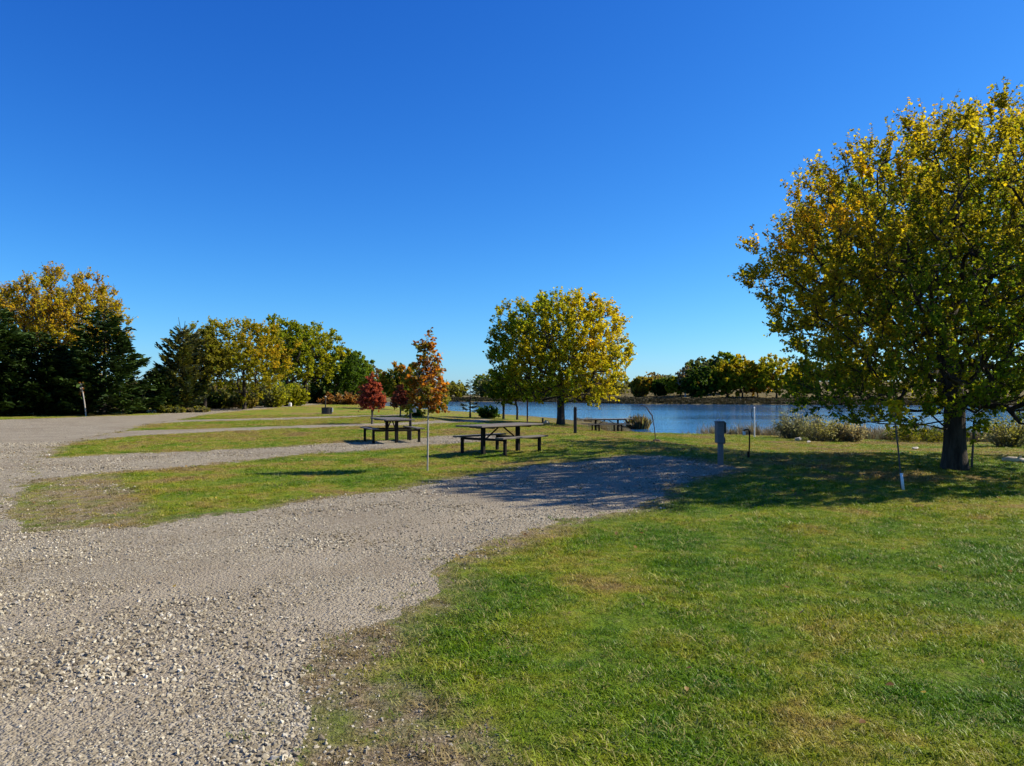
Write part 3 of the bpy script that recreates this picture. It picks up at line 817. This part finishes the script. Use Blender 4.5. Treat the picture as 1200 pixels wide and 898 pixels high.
# --- young trees on the lawn
b = at(501, 552); s = b.y / F; H = 161 * s
ell = [(0, 0, H * .53, .36, .36, H * .12), (-.05, 0, H * .65, .30, .29, H * .14), (-.02, 0, H * .76, .21, .21, H * .14), (0, 0, H * .88, .11, .11, H * .12)]
make_tree('maple_sapling', 'slender young maple with orange rust leaves on a thin pale trunk', 'sapling', b, ell, H * .96, .017, 180, 3000, .074, ['green', 'olive', 'olive', 'rust', 'orange', 'rust'], 24, bark=M_PALEBARK, shoot=.20, upb=.45, seg=.12, per=7, droop=.3, limbs=6, tworad=.0022, flare=.2, pipe=3.2, lump=.20, grad=(.15, 0, .25))
b = at(1056, 573); s = b.y / F
rt = make_tree('yellow_sapling', 'thin bare sapling under the huge tree with a few yellow leaves at its tip', 'sapling', b, [(-.08, 0, 1.28, .16, .16, .14)], 1.18, .013, 12, 130, .085, ['lime', 'yellow', 'gold'], 25, bark=M_TWIG, shoot=.14, seg=.12, per=6, limbs=2, tworad=.002, flare=.2, pipe=3.5, lean=(-.09, .05))
b = at(1138, 548); make_tree('green_sapling', 'slim crooked sapling with sparse green leaves beside the huge dark trunk', 'sapling', b, [(.10, 0, .55, .14, .14, .35), (.18, 0, 1.15, .28, .25, .25)], .95, .022, 18, 220, .085, ['green', 'mid', 'lime'], 26, bark=M_TWIG, shoot=.16, seg=.12, per=6, limbs=2, tworad=.0025, flare=.2, lean=(.05, 0))
b = at(101, 488); make_tree('withered_sapling', 'leaning pale sapling with a few withered brown leaves before the dark spruces', 'sapling', b, [(-.32, 0, 2.0, .20, .2, .32)], 1.7, .04, 14, 44, .14, ['brown', 'rust', 'olive'], 27, bark=M_PALEBARK, shoot=.25, seg=.2, per=4, limbs=3, tworad=.012, flare=.1, pipe=3.5, lean=(-.24, 0))
for px, py, top, wd, nm, lb, sd in ((436, 497, 441, 28, ['rust', 'red', 'red', 'rust'], 'small round crowned red tree with a straight trunk left of the far picnic table', 28),
                                    (469, 488, 452, 20, ['rust', 'red', 'brown'], 'small dull red tree behind the far picnic table', 29)):
    d = at(px, py).y; far_tree('red_tree', lb, 'tree', px, d, top, wd, nm, sd, trunk=.30, natt=133, nleaf=5460, aspect=.36, shoot=.28, bark=M_TWIG, upb=.8, shell=.5, trk=.055, cone=True)
for px, py, top, wd, lb, sd in ((590, 491, 428, 46, 'young dark green tree left of the round yellow tree, further left of two', 30), (606, 492, 436, 44, 'young dark green tree nearest the left edge of the round yellow tree', 31)):
    d = at(px, py).y; far_tree('young_tree', lb, 'tree', px, d, top, wd, ['dark', 'green', 'mid', 'lime'], sd, group='young trees beside the round tree', trunk=.26, natt=114, nleaf=5460)
d = at(551, 489).y
conifer('young_pine', 'small dark thin pine standing at the lake edge', 'tree', pt(551, d), top_z(446, d) - gz(0, d), .95, 26, 700, .30, ['dark', 'grey', 'dark'], 32, tr=.09, low=.16, power=.5, wide=.12)

# --- the row of trees on the left
far_tree('golden_tree', 'tall thin golden tree rising behind the dark spruces', 'tree', 64, 66, 319, 150, ['olive', 'gold', 'yellow', 'yellow', 'gold'], 40, trunk=.30, natt=420, nleaf=34000, bare=.06, bark=M_TWIG, upb=.8, tworad=.014, grad=(.1, 0, -.15), trk=.24, shoot=.9, lump=.22, shell=.45, twigs=True)
for px, dp, top, rw, lb, sd in ((122, 58, 360, 60, 'broad pointed dark spruce at the right end of the spruce group', 41), (44, 57, 388, 58, 'dark spruce under the golden tree, left of the leaning sapling', 42), (-12, 56, 352, 66, 'dark spruce cut by the left edge of the photo', 43), (83, 61, 402, 40, 'low dark spruce wedged between two larger spruces', 44)):
    b = pt(px, dp); conifer('spruce_tree', lb, 'spruce', b, top_z(top, dp) - b.z, rw / F * dp, 110, 6200, .55, ['black', 'dark', 'dark', 'black'], sd, group='dark spruces on the left', tr=.2, power=.62, wide=.17)
b = pt(163, 61); bush('bare_brush', 'grey twiggy brush beside the broad pointed spruce', 'brush', b, 2.6, 2.9, 500, .25, ['grey', 'dark', 'brown'], 45, stems=40)
b = pt(214, 64); conifer('cedar_tree', 'grey green cedar with bare forked spikes at its top', 'cedar', b, top_z(384, 64) - b.z, 36 / F * 64, 90, 5200, .42, ['grey', 'dark', 'olive', 'grey'], 46, tr=.16, power=.5, droop=-.2, tipup=.35, spike=3, wide=.2)
b = pt(186, 62); conifer('cedar_tree', 'low dark cedar left of the spiked cedar', 'cedar', b, top_z(432, 62) - b.z, 24 / F * 62, 60, 2600, .42, ['dark', 'dark', 'grey'], 57, tr=.12, power=.5, droop=-.1, wide=.2)
far_tree('elm_tree', 'dull green tree with several dark stems right of the spiked cedar', 'tree', 240, 66, 386, 62, ['green', 'olive', 'olive', 'lime'], 47, trunk=.22, natt=209, nleaf=10920)
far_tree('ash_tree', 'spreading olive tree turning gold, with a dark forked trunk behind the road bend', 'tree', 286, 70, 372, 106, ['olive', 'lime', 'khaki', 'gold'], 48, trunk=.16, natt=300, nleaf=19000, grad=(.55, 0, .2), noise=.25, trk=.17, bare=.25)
far_tree('cottonwood_tree', 'tall bright green cottonwood, left one of the two at the road end', 'tree', 338, 84, 369, 70, ['mid', 'lime', 'mid', 'lime', 'yellow'], 49, group='cottonwoods at the road end', trunk=.2, natt=209, nleaf=10920)
far_tree('cottonwood_tree', 'tall bright green cottonwood with the widest crown at the road end', 'tree', 358, 88, 373, 80, ['mid', 'mid', 'lime', 'lime', 'yellow'], 50, group='cottonwoods at the road end', trunk=.2, natt=209, nleaf=11760)
far_tree('oak_tree', 'dark green tree leaning over the end of the road', 'tree', 392, 92, 410, 66, ['dark', 'dark', 'green', 'green'], 51, trunk=.16, natt=190, nleaf=10920)
far_tree('oak_tree', 'dark green tree behind the red tree', 'tree', 416, 97, 414, 46, ['dark', 'green', 'mid', 'olive'], 52, trunk=.18, natt=152, nleaf=7560)
far_tree('bare_tree', 'thin tree with few brownish leaves behind the red tree', 'tree', 438, 104, 428, 28, ['brown', 'olive', 'rust'], 53, trunk=.2, natt=133, nleaf=1890, twigs=True, bark=M_TWIG, tworad=.02)
far_tree('oak_tree', 'round dark tree with an orange top behind the second red tree', 'tree', 472, 78, 430, 56, ['dark', 'green', 'olive', 'orange'], 54, trunk=.3, natt=190, nleaf=8820, grad=(.1, 0, .7), noise=.3)
for px, dp, top, wp, nm, lb, sd in ((318, 76, 446, 48, ['olive', 'lime', 'grey'], 'pale green bush under the right side of the spreading olive tree', 60), (344, 80, 452, 36, ['mid', 'lime', 'olive'], 'light green bush at the bend of the road', 61),
                                    (287, 72, 462, 26, ['brown', 'olive', 'grey'], 'low tan bush at the foot of the olive tree', 62),
                                    (262, 73, 458, 50, ['dark', 'olive', 'grey'], 'dark thicket bush behind the trunk of the olive tree', 103), (228, 71, 455, 60, ['dark', 'dark', 'olive'], 'dark thicket bush behind the stems of the dull green tree', 104), (300, 80, 456, 46, ['olive', 'grey', 'brown'], 'dull olive bush between the olive tree and the pale green bush', 105), (366, 92, 458, 60, ['black', 'dark', 'green'], 'dark undergrowth bush below the widest cottonwood', 106), (400, 88, 462, 50, ['brown', 'rust', 'grey'], 'low reddish brown brush beside the road end', 63), (424, 92, 464, 34, ['brown', 'grey', 'rust'], 'low greyish brown brush behind the red tree', 64),
                                    (230, 63, 478, 30, ['olive', 'grey', 'brown'], 'low weedy bush at the foot of the dull green tree', 65), (200, 61, 476, 30, ['dark', 'olive', 'grey'], 'low dark bush at the foot of the cedars', 66)):
    b = pt(px, dp); bush('roadside_bush', lb, 'bush', b, wp / F * dp, top_z(top, dp) - b.z, 2200, dp * .0036, nm, sd, stems=36, aspect=.36)
d = at(489, 489).y; b = pt(489, d); bush('small_bush', 'small dark bush behind the post of the far picnic table', 'bush', b, .8, .55, 300, .18, ['dark', 'green'], 67)
d = at(574, 490).y; b = pt(572, d); bush('evergreen_bush', 'low wide black green bush at the lake edge', 'bush', b, 27 / F * d, .58 * 14 / F * d * 1.6, 1800, .2, ['dark', 'dark', 'green'], 68, stems=40)
b = at(748, 506); rng_ = np.random.default_rng(69); n_ = 420; t_ = rng_.uniform(0, 6.283, n_); q_ = np.sqrt(rng_.random(n_))
root_ = empty('reed_clump', b); tag(root_, 'rounded clump of tall pale reeds at the water edge right of the round tree', 'reeds')
o_ = np.stack([np.cos(t_) * q_, np.sin(t_) * q_, 0 * q_], 1); u_ = np.array([0, 0, 1.])
for nm_, sel_, cl_ in (('reed_blades', np.arange(n_) % 5 > 0, ['olive', 'silver', 'brown', 'silver']), ('seed_heads', np.arange(n_) % 5 == 0, ['silver', 'brown', 'silver'])):
    k_ = int(sel_.sum()); p_ = o_[sel_] * .75 + np.array([0, 0, -.04]); a_ = nrm(u_ + o_[sel_] * .45 + rng_.normal(0, .10, (k_, 3))); L_ = rng_.uniform(1.0, 1.75, k_) * (1.1 - .3 * q_[sel_])
    link(nm_, leaf_mesh(nm_, p_, a_, nrm(rng_.normal(size=(k_, 3))), L_, np.full(k_, .018 if nm_ == 'reed_blades' else .012), mixcol(cl_, rng_.random(k_)), .02), M_LEAF, root_)
for px, py, wp, hp, nm, lb, sd in ((928, 514, 44, 34, ['silver', 'grey', 'silver'], 'silvery grey shrub on the shore, furthest left of the shore shrubs', 70), (964, 517, 62, 32, ['grey', 'silver', 'olive', 'silver'], 'wide grey green shrub on the shore under the overhanging branch', 71),
                                   (996, 518, 40, 24, ['brown', 'silver', 'brown'], 'brownish low shrub on the shore right of the wide shrub', 72), (1078, 518, 80, 24, ['dark', 'olive', 'dark'], 'dark green shrub on the shore left of the huge trunk', 73), (1180, 524, 60, 36, ['grey', 'olive', 'silver'], 'grey green shrub on the shore at the right edge', 74)):
    q = at(px, py); bush('shore_shrub', lb, 'shrub', q, wp / F * q.y, hp / F * q.y, 3000, .10, nm, sd, group='shrubs on the near shore', stems=70, aspect=.22)

# --- trees on the far bank
FAR = [('cedar_bush', 'dark low tree furthest back on the far meadow', 778, 285, 444, 24, ['dark', 'dark', 'green'], 0.027), ('far_oak', 'pale olive tree beside the dark low tree on the far meadow', 797, 275, 441, 30, ['olive', 'lime', 'olive'], 0.054),
       ('far_cottonwood', 'dark topped tall tree behind the yellow trees on the far bank', 824, 268, 419, 40, ['green', 'grey', 'mid'], 0.090), ('far_cottonwood', 'tallest dark tree in the far bank group', 850, 268, 414, 44, ['green', 'mid', 'mid'], 0.090),
       ('far_cedar', 'very dark round cedar at the left end of the far bank group', 818, 244, 432, 36, ['dark', 'dark', 'green', 'rust'], 0.023), ('far_cottonwood', 'yellow green tree next to the dark round cedar', 852, 246, 424, 44, ['lime', 'lime', 'khaki', 'gold'], 0.099),
       ('far_cottonwood', 'golden tree in the middle of the far bank group', 870, 246, 421, 46, ['lime', 'khaki', 'yellow', 'gold'], 0.108), ('far_cottonwood', 'yellow tree with a forked trunk at the right of the far bank group', 910, 240, 418, 54, ['lime', 'lime', 'yellow', 'yellow'], 0.099),
       ('far_oak', 'low golden tree between the two yellow trees of the far bank', 888, 250, 428, 34, ['olive', 'gold', 'lime'], 0.068), ('far_oak', 'dark brown green tree half hidden behind the huge tree crown', 942, 242, 424, 40, ['dark', 'olive', 'dark'], 0.045),
       ('far_oak', 'low brownish tree right behind the edge of the round yellow tree', 752, 290, 441, 26, ['brown', 'olive', 'gold'], 0.054), ('far_oak', 'dark tree across the lake behind the huge trunk', 1000, 240, 426, 60, ['dark', 'olive', 'green'], 0.045), ('far_oak', 'olive tree across the lake right of the huge trunk', 1160, 215, 430, 70, ['olive', 'green', 'dark'], 0.045)]
for i, (k, lb, px, dp, top, wp, nm, tk) in enumerate(FAR):
    far_tree(k, lb, 'tree', px, dp, top, wp, nm, 80 + i, group='trees on the far bank', trunk=tk, natt=170, nleaf=8600, noise=.3, grad=(.2, 0, .25))
b = pt(803, 262); far_tree('far_bare_tree', 'grey leafless tree on the far bank left of the dark cedar', 'tree', 803, 262, 430, 20, ['brown', 'grey'], 99, trunk=.3, natt=114, nleaf=1050, bark=M_PALEBARK, tworad=.05, group='trees on the far bank')

def build_treeline():
    rng = np.random.default_rng(55); LP = []; C = []
    for k in range(95):
        px = rng.uniform(150, 775) if k < 62 else rng.uniform(560, 1250); dp = rng.uniform(322, 380)
        b = pt(px, dp); h = rng.uniform(6.0, 10.5) * (.8 if px < 500 or px > 620 else 1); w = rng.uniform(4, 8)
        n = 420; d = nrm(rng.normal(size=(n, 3))); r = rng.random(n) ** .45 * (1 + .22 * Wave(k, .6)(*d.T))
        LP.append(np.array([b.x, b.y, b.z + h * .52]) + d * np.array([w, w, h * .52]) * r[:, None])
        C.append(mixcol([['dark', 'grey', 'olive'], ['grey', 'olive', 'lime'], ['dark', 'green', 'grey'], ['olive', 'brown', 'grey']][rng.integers(0, 4)], np.clip(rng.normal(.45, .22, n), 0, 1)))
    lp = np.concatenate(LP); N = len(lp); c = np.concatenate(C)
    a = nrm(rng.normal(size=(N, 3))); nn = nrm(rng.normal(size=(N, 3)) + np.array([0, 0, .5])); L = rng.uniform(.8, 1.8, N)
    o = link('treeline', leaf_mesh('treeline', lp, a, nn, L, L * .45, c), M_FARLEAF); tag(o, 'distant wooded treeline along the far end of the lake', 'treeline', kind='stuff')
build_treeline()

# ------------------------------------------------------------------ furniture
M_PLANK = m_wood('weathered_plank', (.075, .066, .055), (.16, .142, .118)); M_STEEL = m_plain('dark_steel', (.016, .014, .013), .85, .12)
M_GREY = m_plain('grey_enamel', (.085, .10, .115), .45, .5, var=.12); M_DKPOST = m_wood('dark_post_wood', (.022, .020, .018), (.058, .052, .045))
M_WHITE = m_plain('white_plastic', (.72, .71, .68), .5, .4, var=.06); M_GALV = m_plain('galvanised_steel', (.38, .39, .39), .45, .5, .5, .12); M_RUST = m_plain('rusty_steel', (.05, .03, .022), .8, .3, var=.5)
M_REDPOST = m_plain('red_brown_paint', (.14, .045, .03), .7, .3); M_BLACK = m_plain('black_enamel', (.012, .012, .013), .45, .5); M_LOG = m_bark('driftwood', (.30, .26, .21), (.55, .50, .43), 5)

def picnic_table(label, loc, rz, L=2.5, W=.92, BL=1.85, off=.74, group='picnic tables on the lawn'):
    t = empty('picnic_table', loc, rz); tag(t, label, 'picnic table', group)
    m = MB(); n = 6; pw = W / n
    for k in range(n): m.box((0, -W / 2 + pw * (k + .5), .742), (L, pw - .008, .04), bev=.006)
    m.build('tabletop', M_PLANK, t)
    f = MB()
    f.box((0, 0, .697), (L * .74, .10, .045))
    for s in (-1, 1): f.box((s * .74, 0, .699), (.09, W * .88, .04))
    f.build('top_frame', M_STEEL, t)
    for s in (-1, 1):
        p = MB(); p.box((s * .70, 0, .312), (.10, .10, .725), bev=.01); p.build('post', M_STEEL, t)
        b = MB(); b.tube([(s * .66, 0, .36), (s * .12, 0, .672)], .021, 8); b.build('brace', M_STEEL, t)
    for s in (-1, 1): a = MB(); a.box((s * .70, 0, .395), (.07, 2 * off - .1, .06)); a.build('seat_arm', M_STEEL, t)
    for q in (-1, 1):
        bm_ = MB()
        for k in (-1, 1): bm_.box((0, q * off + k * .07, .448), (BL, .134, .04), bev=.006)
        be = bm_.build('bench', M_PLANK, t)
        for s in (-1, 1):
            lg = MB(); lg.box((s * .70, q * off, .187), (.075, .075, .475), bev=.008); lg.build('leg', M_STEEL, be)
    return t
q = at(587, 531); picnic_table('weathered plank picnic table nearest the camera, half in tree shade', q, R(50))
q = at(459, 517.5); picnic_table('weathered plank picnic table on the gravel spur with a dark post beside it', q, R(112))
q = pt(711, 46); picnic_table('far picnic table on lower grass beside the reed clump', q, R(10), L=3.2, BL=2.7)

def post_round(name, label, cat, px, py, ptop, rad, mat, capmat=None, rect=False, lean=0, parts=True):
    b = at(px, py); h = top_z(ptop, b.y) - b.z
    t = empty(name, b); tag(t, label, cat)
    m = MB()
    if rect: m.box((0, 0, h / 2 - .1), (rad * 2, rad * 2, h + .2), bev=.012)
    else: m.tube([(0, 0, -.2), (lean * .5, 0, h * .5), (lean, 0, h)], rad, 10)
    m.build('shaft', mat, t)
    if capmat is not None:
        c = MB(); c.lathe([(0.001, h + .05), (rad * 1.3, h + .035), (rad * 1.45, h - .02), (rad * 1.02, h - .05)], 14, (lean, 0, 0)); c.build('cap', capmat, t, smooth=True)
    return t, b, h

# power pedestal on the shaded pad
b = at(843.5, 545); s = b.y / F; H = 52 * s
t = empty('power_pedestal', b, R(8)); tag(t, 'grey electric hookup pedestal with outlet boxes at the end of the gravel pad', 'power pedestal')
m = MB(); m.box((.01, 0, H * .25 - .1), (5.6 * s, .09, H * .5 + .2), bev=.008); m.build('post', M_GREY, t)
m = MB(); m.box((-.01, 0, H * .73), (8.6 * s, .15, H * .47), bev=.012); hb = m.build('meter_box', M_GREY, t)
m = MB(); m.box((-.01, .0, H * .975), (9.4 * s, .17, .03), bev=.01); m.build('lid', M_GREY, hb)
m = MB(); m.box((5.2 * s, 0, H * .84), (2.8 * s, .12, H * .24), bev=.01); m.build('outlet_cover', M_BLACK, hb)
m = MB(); m.box((4.6 * s, 0, H * .55), (2.0 * s, .10, H * .15), bev=.008); m.build('outlet_cover', M_BLACK, hb)
m = MB(); m.box((-.02, -.078, H * .74), (.10, .012, .20), bev=.004); m.box((-.02, -.086, H * .68), (.05, .012, .03)); m.build('panel', M_GREY, hb)
m = MB(); m.lathe([(.001, H * 1.03), (.028, H * 1.025), (.032, H * .99)], 12, (-.03, 0, 0)); m.build('cap', M_WHITE, hb, smooth=True)

post_round('wooden_post', 'dark square wooden post standing before the round yellow tree', 'post', 674, 508, 477, .055, M_DKPOST, rect=True)
t, b, h = post_round('site_post', 'tall dark post with a pale panel beside the picnic table on gravel', 'post', 481, 516, 473, .042, M_DKPOST, rect=True)
m = MB(); m.box((.13, .02, h * .86), (.12, .03, .26), bev=.006); m.build('sign_panel', M_GALV, t)
m = MB(); m.box((.06, .02, h * .86), (.1, .02, .03)); m.build('bracket', M_STEEL, t)
post_round('red_post', 'thin red brown post left of the round yellow tree trunk', 'post', 618, 496, 468, .055, M_REDPOST)
post_round('short_post', 'short dark stump of a post between the red post and the trunk', 'post', 636, 496, 490, .08, M_DKPOST)
# white pole with cap
t, b, h = post_round('white_pole', 'slim white pole with a white cap near the lake edge', 'pole', 884, 512.5, 478, .035, M_WHITE, M_WHITE, lean=-.02)
m = MB(); m.tube([(-.01, 0, h * .62), (-.14, 0, h * .66), (-.15, 0, h * .93), (-.03, 0, h * .97)], .017, 7); m.build('bracket', M_STEEL, t)
# dark stake with a white tag
b = at(877, 536.5); s = b.y / F; h = 33 * s
t = empty('steel_stake', b); tag(t, 'thin dark stake with a small white tag on its hook', 'stake')
m = MB(); m.tube([(0, 0, -.15), (.02, 0, h * .5), (.02, 0, h * .93), (-.01, 0, h), (-.09, 0, h * .99), (-.10, 0, h * .93)], .016, 8); m.build('shaft', M_STEEL, t)
m = MB(); m.box((-.10, 0, h * .87), (.06, .03, .09), bev=.01); m.build('tag', M_WHITE, t)
m = MB(); m.box((-.01, 0, .06), (.045, .03, .16), bev=.006); m.build('foot', M_STEEL, t)
# lantern hook by the water
b = at(768, 518); s = b.y / F; h = 43 * s
t = empty('lantern_hook', b); tag(t, 'bent rusty lantern hook leaning over the grass by the water', 'lantern hook')
m = MB(); m.tube([(.02, 0, -.2), (-.03, 0, h * .35), (-.08, 0, h * .58), (-.11, 0, h * .72), (-.22, 0, h * .84), (-.32, 0, h * .97), (-.46, 0, h), (-.55, 0, h * .97)], [.014, .014, .014, .021, .019, .012, .011, .009], 8); m.build('shaft', M_RUST, t)
m = MB(); m.lathe([(.001, .0), (.13, .01), (.12, .09), (.05, .11), (.001, .11)], 12, (.04, 0, -.02)); m.build('foot', M_RUST, t)
post_round('water_stake', 'tiny dark stake at the water edge right of the lantern hook', 'stake', 779, 506, 500.5, .04, M_DKPOST)
post_round('white_marker', 'little white marker stub on the grass left of the power pedestal', 'marker', 831, 509, 504.5, .04, M_WHITE)
b = at(1058, 574); t = empty('white_tube', b); tag(t, 'short white tree tube at the foot of the bare sapling', 'tree tube')
m = MB(); m.tube([(.0, 0, -.03), (-.02, 0, .12), (-.035, 0, .27)], .022, 12); m.build('tube', M_WHITE, t, smooth=True)
d = pt(340, 78); t = empty('road_marker', d); tag(t, 'small white marker stone beside the bend of the road', 'marker')
m = MB(); m.box((0, 0, .19), (.30, .24, .42), bev=.06); m.build('block', M_WHITE, t)
# fire ring with lantern post
b = at(383, 485.2); s = b.y / F
t = empty('fire_ring', b); tag(t, 'black steel fire ring standing on the grass near the road end', 'fire ring')
m = MB(); r_ = 6 * s; m.lathe([(r_, -.05), (r_, 7 * s), (r_ * 1.06, 7.2 * s), (r_ * 1.06, 7.6 * s), (r_ * .92, 7.6 * s), (r_ * .92, .02), (.001, .02)], 28); m.build('ring', M_BLACK, t, smooth=False)
m = MB(); m.box((r_ * 1.15, -.1, 4.5 * s), (.10, .18, 5.0 * s), bev=.02); m.build('handle', M_GALV, t)
post_round('grill_post', 'thin dark post with a grey top behind the fire ring', 'post', 381.5, 482, 465, .055, M_DKPOST, M_GALV)
# driftwood and pale chunks on the right
b = at(1187, 542); t = empty('driftwood_log', b, R(-14)); tag(t, 'short bleached driftwood log lying in the grass at the right edge', 'log')
m = MB(); m.tube([(-.22, 0, .05), (-.08, .01, .07), (.08, .0, .065), (.24, .02, .05)], [.05, .065, .06, .04], 10); m.tube([(.05, 0, .08), (.14, -.06, .15)], [.025, .012], 7); m.build('trunk', M_LOG, t, smooth=True)
for px, py, w_, lb in ((935, 517, 9, 'pale rock on the shore below the silvery shrub'), (947, 519, 6, 'small tan rock right of the pale shore rock'), (1073, 527, 8, 'pale rock on the tan shore left of the huge trunk'), (640, 497, 9, 'pale rock pile stone right of the short stump')):
    q = at(px, py); me = stone_mesh(px).copy(); k = w_ * q.y / F * .55; me.transform(Matrix.Diagonal((k, k, k * 1.2, 1)))
    o = link('shore_rock', me, m_plain('pale_rock', (.42, .38, .31), .9, .2), loc=(q.x, q.y, q.z + k * .35)); tag(o, lb, 'rock')

# ------------------------------------------------------------------ light, sky, camera
EXPO = .92
SUN_EL, SUN_AZ = 39.0, 10.0     # azimuth from +x towards +y (slightly in front of the camera)
w = bpy.data.worlds.new('World'); SC.world = w; w.use_nodes = True; nt = w.node_tree; nt.nodes.clear()
sky = nt.nodes.new('ShaderNodeTexSky'); sky.sky_type = 'NISHITA'; sky.sun_disc = False
sky.sun_elevation = R(SUN_EL); sky.sun_rotation = R(90 - SUN_AZ); sky.altitude = 400; sky.air_density = 1.0; sky.dust_density = .35; sky.ozone_density = 2.6
bg = nt.nodes.new('ShaderNodeBackground'); bg.inputs['Strength'].default_value = .12
ow = nt.nodes.new('ShaderNodeOutputWorld'); 
# the saturated clear autumn blue: a per channel response on the physical sky
tw = NT(nt); sp = tw.n('ShaderNodeSeparateColor'); cb = tw.n('ShaderNodeCombineColor'); tw.l(sky.outputs[0], sp.inputs[0])
for i, (g_, p_) in enumerate(((.76, 1.82), (1.05, 1.33), (1.36, .90))):
    tw.l(tw.math('MULTIPLY', tw.math('POWER', tw.math('MULTIPLY', sp.outputs[i], .12), p_), g_ / .12 / 2 ** EXPO), cb.inputs[i])
nt.links.new(cb.outputs[0], bg.inputs[0]); nt.links.new(bg.outputs[0], ow.inputs[0])
sl = bpy.data.lights.new('sun', 'SUN'); sl.energy = 4.6; sl.angle = R(.53); sl.color = (1, .90, .74)
so = bpy.data.objects.new('sun', sl); COL.objects.link(so)
sv = Vector((math.cos(R(SUN_EL)) * math.cos(R(SUN_AZ)), math.cos(R(SUN_EL)) * math.sin(R(SUN_AZ)), math.sin(R(SUN_EL))))
so.rotation_euler = sv.to_track_quat('Z', 'Y').to_euler(); so.location = sv * 40

cd = bpy.data.cameras.new('camera'); cam = bpy.data.objects.new('camera', cd); COL.objects.link(cam)
cd.sensor_width = 36; cd.lens = F / 1200 * 36; cd.clip_start = .05; cd.clip_end = 12000
cam.location = (0, 0, EYE); cam.rotation_euler = (R(90) + math.atan((HY - 449) / F), 0, 0); SC.camera = cam
SC.render.engine = 'CYCLES'
SC.cycles.use_denoising = True; SC.cycles.max_bounces = 6; SC.cycles.diffuse_bounces = 3; SC.cycles.transmission_bounces = 4; SC.cycles.glossy_bounces = 3
SC.cycles.use_adaptive_sampling = True; SC.cycles.adaptive_threshold = .02
vs = SC.view_settings; vs.view_transform = 'Standard'; vs.look = 'None'; vs.exposure = EXPO; vs.gamma = 1
SC.display_settings.display_device = 'sRGB'
